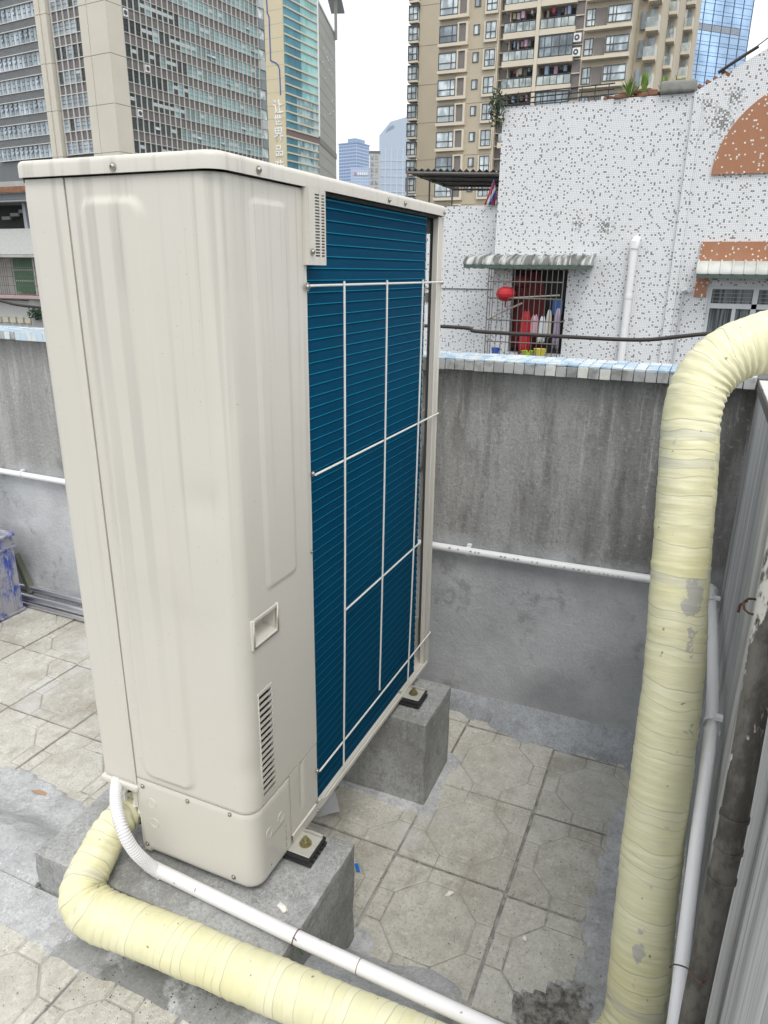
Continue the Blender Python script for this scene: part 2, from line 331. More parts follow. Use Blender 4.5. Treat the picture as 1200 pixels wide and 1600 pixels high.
def m_blueglaze():
    m, t, b = nodes('blue_glazed_tile')
    oi = t.nodes.new('ShaderNodeObjectInfo'); p = pos(t)
    c = mixc(t, ramp(t, oi.outputs['Random'], .1, .9), (.28, .45, .60), (.60, .70, .76))
    c = mixc(t, ramp(t, tnoise(t, p, 22, 5), .42, .66), c, (.66, .69, .70))
    t.links.new(c, b.inputs['Base Color']); b.inputs['Roughness'].default_value = .2; return m
BLUET = m_blueglaze()
def m_greytile():
    m, t, b = nodes('dirty_edge_tile')
    oi = t.nodes.new('ShaderNodeObjectInfo'); p = pos(t)
    c = mixc(t, oi.outputs['Random'], (.33, .34, .34), (.44, .45, .445))
    c = mixc(t, ramp(t, tnoise(t, p, 26, 5), .42, .7), c, (.20, .20, .19))
    t.links.new(c, b.inputs['Base Color']); b.inputs['Roughness'].default_value = .5; return m
GREYT = m_greytile()
GROUT = simple('dark_grout', (.12, .115, .11), .9, 0, .3, 50)

# ---------------------------------------------------------------- mesh building
class MB:
    def __init__(s): s.v = []; s.f = []; s.m = []
    def face(s, pts, mi=0):
        i = len(s.v); s.v += [tuple(p) for p in pts]; s.f.append(tuple(range(i, i + len(pts)))); s.m.append(mi)
    def box(s, a, b, mi=0, mat=None):
        x0, y0, z0 = [min(a[i], b[i]) for i in range(3)]; x1, y1, z1 = [max(a[i], b[i]) for i in range(3)]
        P = [Vector(q) for q in ((x0, y0, z0), (x1, y0, z0), (x1, y1, z0), (x0, y1, z0), (x0, y0, z1), (x1, y0, z1), (x1, y1, z1), (x0, y1, z1))]
        if mat is not None: P = [mat @ q for q in P]
        i = len(s.v); s.v += [tuple(q) for q in P]
        for f in ((0, 3, 2, 1), (4, 5, 6, 7), (0, 1, 5, 4), (1, 2, 6, 5), (2, 3, 7, 6), (3, 0, 4, 7)): s.f.append(tuple(i + q for q in f)); s.m.append(mi)
        return s
    def prism(s, poly, axis, a, b, mi=0):
        # poly: list of 2D points; axis: 0,1,2 the extrusion axis
        def P(q, h): l = list(q); l.insert(axis, h); return tuple(l)
        n = len(poly); i = len(s.v); s.v += [P(q, a) for q in poly] + [P(q, b) for q in poly]
        s.f.append(tuple(i + k for k in range(n))[::-1]); s.m.append(mi); s.f.append(tuple(i + n + k for k in range(n))); s.m.append(mi)
        for k in range(n): s.f.append((i + k, i + (k + 1) % n, i + n + (k + 1) % n, i + n + k)); s.m.append(mi)
        return s
    def tube(s, pts, r, seg=8, mi=0, cap=True):
        pts = [Vector(p) for p in pts]; n = len(pts); rr = r if isinstance(r, (list, tuple)) else [r] * n
        prev = None; base = len(s.v)
        for k in range(n):
            tg = (pts[min(k + 1, n - 1)] - pts[max(k - 1, 0)]).normalized()
            if prev is None:
                a = Vector((0, 0, 1)) if abs(tg.z) < .9 else Vector((1, 0, 0)); nx = tg.cross(a).normalized()
            else:
                nx = (prev - tg * prev.dot(tg)).normalized()
            prev = nx; ny = tg.cross(nx)
            for j in range(seg):
                q = 2 * math.pi * j / seg; s.v.append(tuple(pts[k] + (nx * math.cos(q) + ny * math.sin(q)) * rr[k]))
        for k in range(n - 1):
            for j in range(seg):
                a = base + k * seg + j; b_ = base + k * seg + (j + 1) % seg
                s.f.append((a, b_, b_ + seg, a + seg)); s.m.append(mi)
        if cap:
            s.f.append(tuple(base + j for j in range(seg))[::-1]); s.m.append(mi)
            s.f.append(tuple(base + (n - 1) * seg + j for j in range(seg))); s.m.append(mi)
        return s
    def mesh(s, name, mats, smooth=False, bevel=0, bseg=2):
        me = bpy.data.meshes.new(name); me.from_pydata(s.v, [], s.f)
        for m in (mats if isinstance(mats, (list, tuple)) else [mats]): me.materials.append(m)
        me.polygons.foreach_set('material_index', s.m)
        if bevel:
            bm = bmesh.new(); bm.from_mesh(me); bmesh.ops.remove_doubles(bm, verts=bm.verts, dist=1e-6)
            es = [e for e in bm.edges if len(e.link_faces) == 2 and e.calc_face_angle(0) > .5]
            bmesh.ops.bevel(bm, geom=es, offset=bevel, segments=bseg, profile=.6, affect='EDGES'); bm.to_mesh(me); bm.free()
            smooth = True
        me.update()
        if smooth:
            me.polygons.foreach_set('use_smooth', [True] * len(me.polygons))
            me.set_sharp_from_angle(angle=R_(38))
        return me
def link(name, me, parent=None, loc=None, rot=None):
    o = bpy.data.objects.new(name, me); COL.objects.link(o)
    if parent is not None: o.parent = parent
    if loc is not None: o.location = loc
    if rot is not None: o.rotation_euler = rot
    return o
def thing(name, label, cat, loc=(0, 0, 0), group=None, rot=None):
    o = link(name, None, None, loc, rot); o['label'] = label; o['category'] = cat; o.empty_display_size = .1
    if group: o['group'] = group
    return o
def tag(o, label, cat, group=None):
    o['label'] = label; o['category'] = cat
    if group: o['group'] = group
    return o
def struct(o): o['kind'] = 'structure'; return o
def catmull(P, n=12):
    P = [Vector(p) for p in P]; out = []
    for i in range(len(P) - 1):
        p0 = P[max(i - 1, 0)]; p1 = P[i]; p2 = P[i + 1]; p3 = P[min(i + 2, len(P) - 1)]
        for k in range(n):
            t = k / n
            out.append(.5 * ((2 * p1) + (-p0 + p2) * t + (2 * p0 - 5 * p1 + 4 * p2 - p3) * t * t + (-p0 + 3 * p1 - 3 * p2 + p3) * t ** 3))
    out.append(P[-1]); return out
def sstep(a, b, x):
    t = max(0, min(1, (x - a) / (b - a))); return t * t * (3 - 2 * t)

# ================================================================ SETTING
XB, YR, YL = 2.42, -.165, 5.2            # back wall face, right wall face, left end of the roof
UP = .205                                # level of the raised strip in front of the plinth
g = MB(); g.face([(-3000, -3000, -26), (3000, -3000, -26), (3000, 3000, -26), (-3000, 3000, -26)])
struct(link('street_ground', g.mesh('street_ground', simple('asphalt', (.05, .05, .05), .9))))
g = MB(); g.box((-2.5, -.36, -26), (2.66, 5.4, -.06))
struct(link('roof_slab', g.mesh('roof_slab', simple('slab_concrete', (.3, .3, .29), .9))))

def ns(x, y, s, o=0): return noise.noise(Vector((x * s + o, y * s - o, o * .7)))
def screed_h(x, y):
    h = -.0055 + .0040 * ns(x, y, 6, 11) + .0012 * ns(x, y, 40, 2)
    wob = .03 * ns(x, y, 5, 3) + .012 * ns(x, y, 19, 1)
    if True:
        r = sstep(0, 1, ((1.285 if y > .34 else 1.285 - .28 * sstep(.34, .22, y)) + wob - x) / .27)
        h = max(h, -.0065 + (UP - .004) * r + (.010 if r > .001 and x > .95 else 0) * min(1, r * 30))
        if x < .93: h = UP - .0065 + (.011 * sstep(.79 + wob, .84 + wob, x))
    d = XB - x; w = .075 + .11 * ns(y, 1, 2.3, 5) + .035 * ns(y, 0, 13, 5)
    if y > 2.6: w *= .4
    if d < .2 and d < max(.02, w + .02): h = max(h, .085 * max(0, 1 - d / .17) ** 2.4 + .0030)
    d = y - YR; w = .235 + .05 * ns(x, 2, 4, 8) + .04 * ns(x, 0, 15, 8)
    if d < w: h = max(h, .03 * max(0, 1 - d / .08) ** 2 + .004 + .0015 * ns(x, y, 30))
    for (px0, px1, py0, py1) in ((1.83, 2.09, .64, 1.5), (.935, 1.29, .63, 1.35)):
        dx = max(px0 - x, 0, x - px1); dy = max(py0 - y, 0, y - py1); d = math.hypot(dx, dy)
        if d < .035 + .02 * ns(x, y, 12, 2): h = max(h, .0045)
    # left cement smear
    if y > 1.45 and x < 1.36 + .1 * ns(x, y, 3, 9): h = max(h, .004)
    # mossy hollow
    dd = math.hypot(x - 1.275, y - .095)
    if dd < .10 + .05 * ns(x, y, 14, 6): h = .0035 + .007 * ns(x, y, 38, 3)
    return h
N = MB(); st = .0125; nx_, ny_ = int((XB - .1) / st), int((YL - YR) / st / 1.6)
xs = [.1 + (XB - .1) * i / nx_ for i in range(nx_ + 1)]; ys = [YR + (YL - YR) * (j / ny_) ** 1.25 for j in range(ny_ + 1)]
for y in ys:
    for x in xs: N.v.append((x, y, screed_h(x, y)))
w_ = nx_ + 1
for j in range(ny_):
    for i in range(nx_): N.f.append((j * w_ + i, j * w_ + i + 1, (j + 1) * w_ + i + 1, (j + 1) * w_ + i)); N.m.append(0)
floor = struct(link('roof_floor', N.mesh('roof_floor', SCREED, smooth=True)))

# pavers with the pressed octagon pattern
GDIRT = simple('groove_dirt', (.35, .33, .285), .95, 0, .35, 14)
def paver_mesh(a, gap, seed):
    random.seed(seed); m = MB(); s = .293 * a; q = .146 * a; c = a / 2
    m.box((gap, gap, -.03), (a - gap, a - gap, -.0033), 1)
    oc = [(c - s / 2, q), (c + s / 2, q), (a - q, c - s / 2), (a - q, c + s / 2), (c + s / 2, a - q), (c - s / 2, a - q), (q, c + s / 2), (q, c - s / 2)]
    ps = [oc]
    for k in range(4):
        cs, sn = [(1, 0), (0, 1), (-1, 0), (0, -1)][k]
        def rt(p): x, y = p[0] - c, p[1] - c; return (c + x * cs - y * sn, c + x * sn + y * cs)
        ps.append([rt(p) for p in [(c - s / 2, 0), (c + s / 2, 0), (c + s / 2, q), (c - s / 2, q)]])
        ps.append([rt(p) for p in [(0, 0), (c - s / 2, 0), (c - s / 2, q), (q, c - s / 2), (0, c - s / 2)]])
    for poly in ps:
        mx_ = sum(p[0] for p in poly) / len(poly); my = sum(p[1] for p in poly) / len(poly)
        def shr(d):
            out = []; n = len(poly)
            for i in range(n):
                p0, p1, p2 = Vector(poly[i - 1]), Vector(poly[i]), Vector(poly[(i + 1) % n])
                e1 = (p1 - p0).normalized(); e2 = (p2 - p1).normalized(); n1 = Vector((-e1.y, e1.x)); n2 = Vector((-e2.y, e2.x))
                bs = (n1 + n2); bs = bs / max(.2, bs.dot(n1)); out.append(p1 + bs * d)
            return out
        g2 = random.uniform(.0004, .0014)
        def cl(p): return (min(max(p.x, gap), a - gap), min(max(p.y, gap), a - gap))
        lo = [cl(p) for p in shr(g2)]; hi = [cl(p) for p in shr(g2 + .0042)]
        hz = random.uniform(-.0006, .0006); n = len(poly); i = len(m.v)
        m.v += [(*p, -.004) for p in lo] + [(*p, -.0036 + hz) for p in lo] + [(*p, hz) for p in hi]
        for k in range(n):
            k2 = (k + 1) % n
            m.f.append((i + k, i + k2, i + n + k2, i + n + k)); m.m.append(0)
            m.f.append((i + n + k, i + n + k2, i + 2 * n + k2, i + 2 * n + k)); m.m.append(0)
        m.f.append(tuple(i + 2 * n + k for k in range(n))); m.m.append(0)
    return m.mesh('paver', [PAVER, GDIRT])
pm = [paver_mesh(.359, .0030, k) for k in range(5)]; pm2 = [paver_mesh(.27, .003, 20 + k) for k in range(4)]
random.seed(3)
for j in range(-2, 15):
    y0 = .302 + .347 * j
    for i in range(-1, 4):
        x0 = 1.607 - .36 + .36 * i + .028 * (y0 - .3)
        if x0 < 1.15 or y0 > 5: continue
        me = pm[random.randrange(5)]
        o = link('paver', me, floor, (x0, y0, random.uniform(-.0015, .0015)), (R_(random.uniform(-.25, .25)), R_(random.uniform(-.25, .25)), R_(random.uniform(-.3, .3))))
        o.scale = (1, .347 / .36, 1)
for j in range(-3, 10):
    for i in range(3):
        x0 = .825 - .272 * (i + 1); y0 = 1.083 - .272 * 4 + .272 * j
        link('paver', pm2[random.randrange(4)], floor, (x0, y0, UP + random.uniform(-.001, .001)), (R_(random.uniform(-.3, .3)), R_(random.uniform(-.3, .3)), R_(random.uniform(-.4, .4))))

# walls of the roof
def rough_wall(name, mb, mat): return link(name, mb.mesh(name, mat))
bw = thing('parapet_wall', 'grey stained cement parapet wall behind the outdoor unit with a blue tiled top', 'wall', (XB, 0, 0))
def P_(o, me, name, **k):
    ob = link(name, me, o, **k); ob.location = ob.location - o.location if 'loc' in k else -o.location; return ob
m = MB(); m.box((XB, YR - .2, -.06), (2.60, YL, 1.378)); P_(bw, m.mesh('wall_body', BACKWALL), 'wall_body')
m = MB(); m.box((XB - .052, YR - .1, 1.378), (2.60, YL, 1.411)); P_(bw, m.mesh('coping_bed', GROUT), 'coping_bed')
random.seed(5)
tp = MB(); tp.box((0, 0, 0), (.062, .0325, .007)); TT = tp.mesh('coping_tile', BLUET, bevel=.0012, bseg=1)
tp = MB(); tp.box((0, 0, 0), (.007, .0325, .033)); TFm = tp.mesh('coping_tile_front', GREYT, bevel=.0012, bseg=1)
TFw = MB().box((0, 0, 0), (.007, .0325, .033)).mesh('coping_tile_pale', simple('pale_tile', (.62, .62, .58), .4, 0, .3, 60), bevel=.0012, bseg=1)
TFk = MB().box((0, 0, 0), (.007, .0325, .033)).mesh('coping_tile_blue', BLUET, bevel=.0012, bseg=1)
hid = MB()
ncol = int((3.6 - YR) / .0345)
for k in range(ncol):
    y = YR + .01 + .0345 * k
    vis = y < 1.05 or (2.85 < y < 3.35)
    for r in range(4):
        z = 1.4115
        if r == 3:
            if random.random() < .03: continue
            x, z0 = XB - .0595, 1.3785
            if vis:
                rr = random.random(); me = TFw if (.15 < y < .5 and rr < .3) else (TFk if rr > .95 else TFm)
                P_(bw, me, 'coping_tile', loc=(x, y, z0 + random.uniform(-.001, .001)), rot=(0, 0, R_(random.uniform(-2, 2))))
            else: hid.box((x, y, z0), (x + .007, y + .0325, z0 + .033))
        else:
            x = XB - .058 + r * .067
            if vis: P_(bw, TT, 'coping_tile', loc=(x, y, z + random.uniform(-.001, .001)), rot=(R_(random.uniform(-.6, .6)), R_(random.uniform(-.6, .6)), R_(random.uniform(-1, 1))))
            else: hid.box((x, y, z), (x + .062, y + .0325, z + .007))
h_ = P_(bw, hid.mesh('coping_tiles_rest', BLUET), 'coping_tiles'); h_['kind'] = 'stuff'
rw = thing('side_wall', 'grey wall with upright pale streaks running along the right side of the roof', 'wall', (1.2, YR, 0))
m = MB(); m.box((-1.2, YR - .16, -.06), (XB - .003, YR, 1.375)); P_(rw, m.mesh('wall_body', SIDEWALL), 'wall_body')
m = MB(); m.box((-1.2, YR - .17, 1.375), (XB - .003, YR + .006, 1.40)); P_(rw, m.mesh('coping_bed', GROUT), 'coping_bed')
WT = MB().box((0, 0, 0), (.043, .05, .006)).mesh('coping_tile_white', simple('off_white_tile', (.66, .64, .61), .4, 0, .15, 40), bevel=.001, bseg=1)
for k in range(40):
    for r in range(3): P_(rw, WT, 'coping_tile', loc=(XB - .06 - .047 * k, YR + .008 - .055 * (r + 1), 1.4005 + random.uniform(0, .001)))

# white pipe on the walls
wp = thing('white_water_pipe', 'thin white plastic pipe clipped along the grey parapet and bending round onto the streaked wall', 'pipe', (XB - .03, .5, .7))
r_ = .0145; zc = .716; xw = XB - .026
ptsb = [(xw, YL, zc + .01), (xw, 3.2, zc), (xw, 2.0, zc - .004), (xw, .8, zc - .010), (xw, YR + .06, zc + .004)]
cor = catmull([(xw, YR + .06, zc + .004), (xw - .006, YR + .036, zc + .004), (xw - .03, YR + .030, zc + .005)], 5)
m = MB(); m.tube(catmull(ptsb, 10), r_, 14); P_(wp, m.mesh('pipe_section', PVC, True), 'pipe_section')
m = MB(); m.tube(cor, r_ + .004, 14); P_(wp, m.mesh('elbow', PVC, True), 'elbow')
yw = YR + .030
rp = [Vector((xw - .03, yw, zc + .005))] + [ony(px, yw) for px in [(1114, 1000), (1112, 1127), (1091, 1295), (1072, 1450), (1054, 1600), (1030, 1760)]]
m = MB(); m.tube(catmull(rp, 12), r_, 14); P_(wp, m.mesh('pipe_section', PVC, True), 'pipe_section')
def clip(p, d):    # saddle clip at p; wall side direction d (unit)
    m = MB(); t = Vector((0, 1, 0)) if abs(d[0]) > .5 else Vector((1, 0, 0))
    ring = []
    for k in range(9):
        a = math.pi * k / 8 - math.pi / 2
        ring.append(Vector(p) - Vector(d) * math.cos(a) * (r_ + .003) + Vector((0, 0, 1)) * math.sin(a) * (r_ + .003))
    for q in range(8):
        a, b = ring[q], ring[q + 1]; m.face([a - t * .008, b - t * .008, b + t * .008, a + t * .008]); 
    pp = Vector(p) + Vector(d) * .02
    m.box(Vector(p) + Vector(d) * .004 - t * .008 - Vector((0, 0, .023)), pp + t * .008 - Vector((0, 0, .014)))
    m.box(Vector(p) + Vector(d) * .004 - t * .008 + Vector((0, 0, .014)), pp + t * .008 + Vector((0, 0, .023)))
    P_(wp, m.mesh('pipe_clip', PVC), 'pipe_clip')
for y in (.70, 3.02, 2.0): clip((xw, y, zc - .008 if y < 1 else zc), (1, 0, 0))
c1, c2 = ony((1113, 942), yw), ony((1112, 1130), yw)
clip(c1, (0, -1, 0)); clip(c2, (0, -1, 0))
m = MB(); random.seed(8)      # faint printed marking on the pipe
for k in range(46):
    y = .80 - k * .0165 + random.uniform(-.002, .002)
    if y < .12: break
    if random.random() < .55: m.box((xw - r_ - .0004, y, zc - .006), (xw - r_ + .003, y + random.uniform(.003, .009), zc - .0005))
P_(wp, m.mesh('printed_marking', simple('faint_ink', (.4, .4, .42), .6)), 'printed_marking')

# dark pipe standing at the right wall
dp = thing('smeared_pipe', 'upright dark brown pipe smeared with cement against the streaked right wall', 'pipe', (1, -.13, .2))
yd = YR + .036
ctr = [ony(px, yd) for px in [(1232, 790), (1212, 905), (1193, 1010), (1172, 1140), (1143, 1300), (1115, 1430), (1096, 1520), (1080, 1600), (1060, 1720)]]
ctr = catmull(ctr, 6)
m = MB(); m.tube(ctr, .0180, 18); P_(dp, m.mesh('pipe_section', DPIPE, True), 'pipe_section')
for px in [(1148, 1275), (1139, 1318), (1127, 1370)]:
    c = ony(px, yd); j = min(range(len(ctr)), key=lambda q: (ctr[q] - c).length); a, b = ctr[j], ctr[j + 1] - (ctr[j + 1] - ctr[j]) * .0
    tdir = (ctr[j + 1] - ctr[j - 1]).normalized()
    m = MB(); m.tube([a - tdir * .003, a + tdir * .003], .0196, 18); P_(dp, m.mesh('coupling_ring', DPIPE, True), 'coupling_ring')
c = ony((1190, 950), yd)
m = MB(); ring = [c + Vector((math.cos(a) * .024, math.sin(a) * .024, .004 * math.sin(a * 2))) for a in [2 * math.pi * k / 16 for k in range(17)]]
m.tube(ring, .0018, 6); m.tube([c + Vector((.018, .018, 0)), c + Vector((.022, .026, -.01)), c + Vector((.02, .027, -.022))], .002, 6)
P_(dp, m.mesh('rusty_wire', TIE, True), 'rusty_wire')
c = ony((1082, 1515), YR + .034)
m = MB(); cc = catmull([ony((1047, 1512), YR + .05), ony((1052, 1507), YR + .055), ony((1072, 1512), YR + .058), ony((1095, 1535), YR + .062), ony((1106, 1524), YR + .05)], 6)
m.tube(cc, .0014, 6); P_(dp, m.mesh('rusty_wire', TIE, True), 'rusty_wire')

# ================================================================ PLINTHS
def plinth(name, label, x0, x1, y0, y1, z1, z0=-.05):
    bm = bmesh.new(); bmesh.ops.create_cube(bm, size=1)
    for v in bm.verts: v.co = Vector(((x0 + x1) / 2 + v.co.x * (x1 - x0), (y0 + y1) / 2 + v.co.y * (y1 - y0), (z0 + z1) / 2 + v.co.z * (z1 - z0)))
    bmesh.ops.subdivide_edges(bm, edges=bm.edges[:], cuts=31, use_grid_fill=True)
    for v in bm.verts:
        q = sum((abs(v.co.x - x0) < 1e-4, abs(v.co.x - x1) < 1e-4, abs(v.co.y - y0) < 1e-4, abs(v.co.y - y1) < 1e-4, abs(v.co.z - z1) < 1e-4))
        if q > 1:
            cc = Vector(((x0 + x1) / 2, (y0 + y1) / 2, v.co.z)); v.co += (cc - v.co).normalized() * (.0025 + .003 * noise.noise(v.co * 25)); v.co.z -= (.0025 if abs(v.co.z - z1) < .01 else 0)
        n = noise.noise(v.co * 7) * .004 + noise.noise(v.co * 28) * .0012
        c = Vector(((x0 + x1) / 2, (y0 + y1) / 2, (z0 + z1) / 2)); d = (v.co - c).normalized(); v.co += d * n
    me = bpy.data.meshes.new(name); bm.to_mesh(me); bm.free(); me.materials.append(PLINTH)
    me.polygons.foreach_set('use_smooth', [True] * len(me.polygons)); me.set_sharp_from_angle(angle=R_(50))
    return tag(link(name, me), label, 'plinth')
plinth('cement_plinth', 'long grey cement plinth under the near end of the outdoor unit, white conduit across it', .935, 1.292, .635, 1.352, .318)
plinth('cement_plinth', 'dark grey cement block under the far end of the outdoor unit by the parapet', 1.832, 2.088, .645, 1.45, .318)

# ================================================================ OUTDOOR UNIT
ZB, ZT, XE, YC, XF, YF = .348, 1.852, 1.045, .763, 2.158, 1.200
ac = thing('outdoor_unit', 'tall cream air conditioner outdoor unit with blue finned back standing on two cement plinths', 'air conditioner', (1.6, .97, ZB))
def A(me, name, parent=None, **k):
    par = parent or ac; ob = link(name, me, par, **k)
    off = Vector(ac.location)
    if parent is None: ob.location = ob.location - off if 'loc' in k else -off
    return ob
RC = .038
L1 = 1.092 - (YC + RC); LA = math.pi * RC / 2
def prof(s):
    if s < L1: return Vector((XE, 1.092 - s, 0)), Vector((-1, 0, 0))
    if s < L1 + LA:
        a = (s - L1) / RC; return Vector((XE + RC - math.cos(a) * RC, YC + RC - math.sin(a) * RC, 0)), Vector((-math.cos(a), -math.sin(a), 0))
    return Vector((XE + RC + (s - L1 - LA), YC, 0)), Vector((0, -1, 0))
def s_of_x(x): return L1 + LA + x - XE - RC
def rr_sdf(x, z, cx_, cz_, hw, hh, r):
    dx = abs(x - cx_) - hw + r; dz = abs(z - cz_) - hh + r
    return math.hypot(max(dx, 0), max(dz, 0)) + min(max(dx, dz), 0) - r
def sheet(pf, svals, zvals, disp, holes, t=.010, skip=None):
    m = MB(); W2 = len(svals)
    for z in zvals:
        for s in svals:
            p, n = pf(s); q = p + n * disp(s, z); m.v.append((q.x, q.y, z))
    keep = set()
    for j in range(len(zvals) - 1):
        for i in range(W2 - 1):
            sc, zc_ = (svals[i] + svals[i + 1]) / 2, (zvals[j] + zvals[j + 1]) / 2
            if any(h[0] < sc < h[1] and h[2] < zc_ < h[3] for h in holes): continue
            keep.add((i, j)); m.f.append((j * W2 + i, j * W2 + i + 1, (j + 1) * W2 + i + 1, (j + 1) * W2 + i)); m.m.append(0)
    back = {}
    def bk(i, j):
        if (i, j) not in back:
            p, n = pf(svals[i]); q = p - n * t; back[(i, j)] = len(m.v); m.v.append((q.x, q.y, zvals[j]))
        return back[(i, j)]
    for (i, j) in keep:
        for di, dj, a, b in ((0, -1, (i, j), (i + 1, j)), (1, 0, (i + 1, j), (i + 1, j + 1)), (0, 1, (i + 1, j + 1), (i, j + 1)), (-1, 0, (i, j + 1), (i, j))):
            if (i + di, j + dj) not in keep:
                m.f.append((a[1] * W2 + a[0], bk(*a), bk(*b), b[1] * W2 + b[0])); m.m.append(0)
    return m
def lin(a, b, step, extra=()):
    n = max(1, round((b - a) / step)); v = [a + (b - a) * i / n for i in range(n + 1)]
    for e in extra:
        k = min(range(len(v)), key=lambda q: abs(v[q] - e)); 
        if 0 < k < len(v) - 1: v[k] = e
    return v
def oil(s, z): return .0009 * noise.noise(Vector((s * 7, z * 3, 1))) + .0005 * noise.noise(Vector((s * 16, z * 8, 4)))
# service panel
lv = (s_of_x(1.088), s_of_x(1.140), .572, .842); hd = (s_of_x(1.078), s_of_x(1.172), .958, 1.018)
def disp1(s, z):
    y = 1.092 - s; h = 0
    d = rr_sdf(y, z, .990, 1.192, .072, .622, .03); h += .0075 * (1 - sstep(-.009, .004, d))
    x = s - L1 - LA + XE + RC
    if s > L1:
        d = rr_sdf(x, z, 1.200, 1.44, .059, .376, .015); h += .0032 * (1 - sstep(-.005, .002, d))
    # dents
    for (ds, dz, r, k) in ((.25, 1.27, .05, .0035), (s_of_x(1.06), .66, .05, .003), (.12, .98, .10, .002)):
        q = ((s - ds) ** 2 + (z - dz) ** 2) / r ** 2
        if q < 4: h -= k * math.exp(-q * 1.6)
    e = min(s, z - .551, 1.85 - z)
    h -= .002 * (1 - sstep(0, .006, e))
    return h + oil(s, z)
sm = s_of_x(1.334)
sv = sorted(set([0, .001, .003, .006] + lin(.006, sm, .0062, (lv[0], lv[1], hd[0], hd[1])))); zv = sorted(set([.551, .553, .557] + lin(.560, 1.85, .0048, (lv[2], lv[3], hd[2], hd[3]))))
A(sheet(prof, sv, zv, disp1, [lv, hd]).mesh('service_panel', PAINT, True), 'side_panel')
# lower right strip of the rear panel, below the seam
sv = lin(s_of_x(1.201), sm, .008); zv = lin(.375, .5505, .01)
A(sheet(prof, sv, zv, lambda s, z: -.001 + oil(s, z) - .004 * (1 - sstep(.0, .006, abs(s - s_of_x(1.255)) - .003)) * (z > .42), []).mesh('rear_strip', PAINT, True), 'rear_strip')
# pipe cover
def disp2(s, z):
    h = .0012; e = min(s, z - .335, .5475 - z, s_of_x(1.198) - s); h -= .0022 * (1 - sstep(0, .005, e)); h -= .010 * (1 - sstep(.335, .352, z)) ** 2 * (1 if s > .02 else 0)
    h += .004 * sstep(.44, .41, z) * 0
    return h + oil(s, z)
sv = sorted(set([0, .002, .005] + lin(.005, s_of_x(1.198), .006))); zv = sorted(set([.335, .338, .343] + lin(.350, .5475, .007)))
pcv = A(sheet(prof, sv, zv, disp2, []).mesh('pipe_cover', PAINT, True), 'pipe_cover')
def ringmesh(R0, r):
    m = MB(); m.tube([(math.cos(a) * R0, math.sin(a) * R0, 0) for a in [2 * math.pi * k / 20 for k in range(21)]], r, 5, cap=False); return m.mesh('knockout', PAINT, True)
KN = ringmesh(.0125, .0012)
A(KN, 'knockout', loc=(XE - .0012, 1.052, .490), rot=(0, R_(90), 0)); A(KN, 'knockout', loc=(XE - .0012, 1.050, .432), rot=(0, R_(90), 0))
A(KN, 'knockout', loc=(1.152, YC - .0012, .470), rot=(R_(90), 0, 0)); A(KN, 'knockout', loc=(1.102, YC - .0012, .466), rot=(R_(90), 0, 0))
m = MB()
for x, z0, z1 in ((1.172, .362, .445), ):
    for k in range(4): m.box((x, YC - .0016, z0 + k * .02), (x + .0012, YC + .004, z0 + k * .02 + .014))
m.box((1.105, YC - .0016, .366), (1.106, YC + .004, .372)); m.box((1.112, YC - .0017, .4455), (1.170, YC + .004, .4463))
A(m.mesh('cutout_line', DARKIN), 'cutout_line')
# dark chassis behind the panels
m = MB(); m.prism([(XE + .014, YC + .075), (XE + .06, YC + .04), (1.315, YC + .04), (1.315, 1.085), (XE + .014, 1.085)], 2, .355, 1.845); m.box((XE + .03, 1.085, .53), (1.315, 1.18, 1.845)); A(m.mesh('inner_chassis', DARKIN), 'inner_chassis')
# front casing: end piece, front face, lip at its foot
def prof2(s):
    l1 = .104 - .014; a0 = math.pi * .014 / 2
    if s < l1: return Vector((XE - .001, 1.0955 + s, 0)), Vector((-1, 0, 0))
    if s < l1 + a0:
        a = (s - l1) / .014; return Vector((XE - .001 + .014 - math.cos(a) * .014, 1.0955 + l1 + math.sin(a) * .014, 0)), Vector((-math.cos(a), math.sin(a), 0))
    return Vector((XE + .013 + (s - l1 - a0), YF, 0)), Vector((0, 1, 0))
def disp3(s, z): e = min(s, z - .527, 1.85 - z); return oil(s + 2, z) - .002 * (1 - sstep(0, .006, e))
sv = sorted(set([0, .001, .003, .006] + lin(.006, .138, .007) + [XF - XE + .09])); zv = sorted(set([.527, .529, .533] + lin(.54, 1.85, .03)))
A(sheet(prof2, sv, zv, disp3, []).mesh('front_casing', PAINT, True), 'front_casing')
m = MB(); m.box((XE + .12, YF - .012, ZB), (XF, YF - .001, .5265)); A(m.mesh('front_foot_panel', PAINT), 'front_foot_panel')
# two fans in the front (seen only from the far side)
for zc_ in (1.48, .92):
    m = MB()
    for rr in (.06, .12, .18, .24, .27): m.tube([(1.6 + math.cos(a) * rr, YF + .012, zc_ + math.sin(a) * rr) for a in [2 * math.pi * k / 28 for k in range(29)]], .003, 4, cap=False)
    for k in range(12):
        a = math.pi * k / 6; m.tube([(1.6 + .05 * math.cos(a), YF + .012, zc_ + .05 * math.sin(a)), (1.6 + .275 * math.cos(a), YF + .006, zc_ + .275 * math.sin(a))], .0025, 4)
    A(m.mesh('fan_guard', PAINT), 'fan_guard')
m = MB(); m.box((XE - .006, 1.089, .506), (XE + .10, YF + .004, .5255)); A(m.mesh('casing_lip', PAINT, bevel=.007, bseg=3), 'casing_lip')
m = MB(); m.box((XE + .004, 1.0895, ZB), (XE + .012, 1.100, .506)); m.box((XE + .004, 1.10, .455), (XE + .0055, 1.112, .506))
A(m.mesh('opening_flange', PAINT, bevel=.0015, bseg=1), 'opening_flange')
random.seed(4)
m = MB()
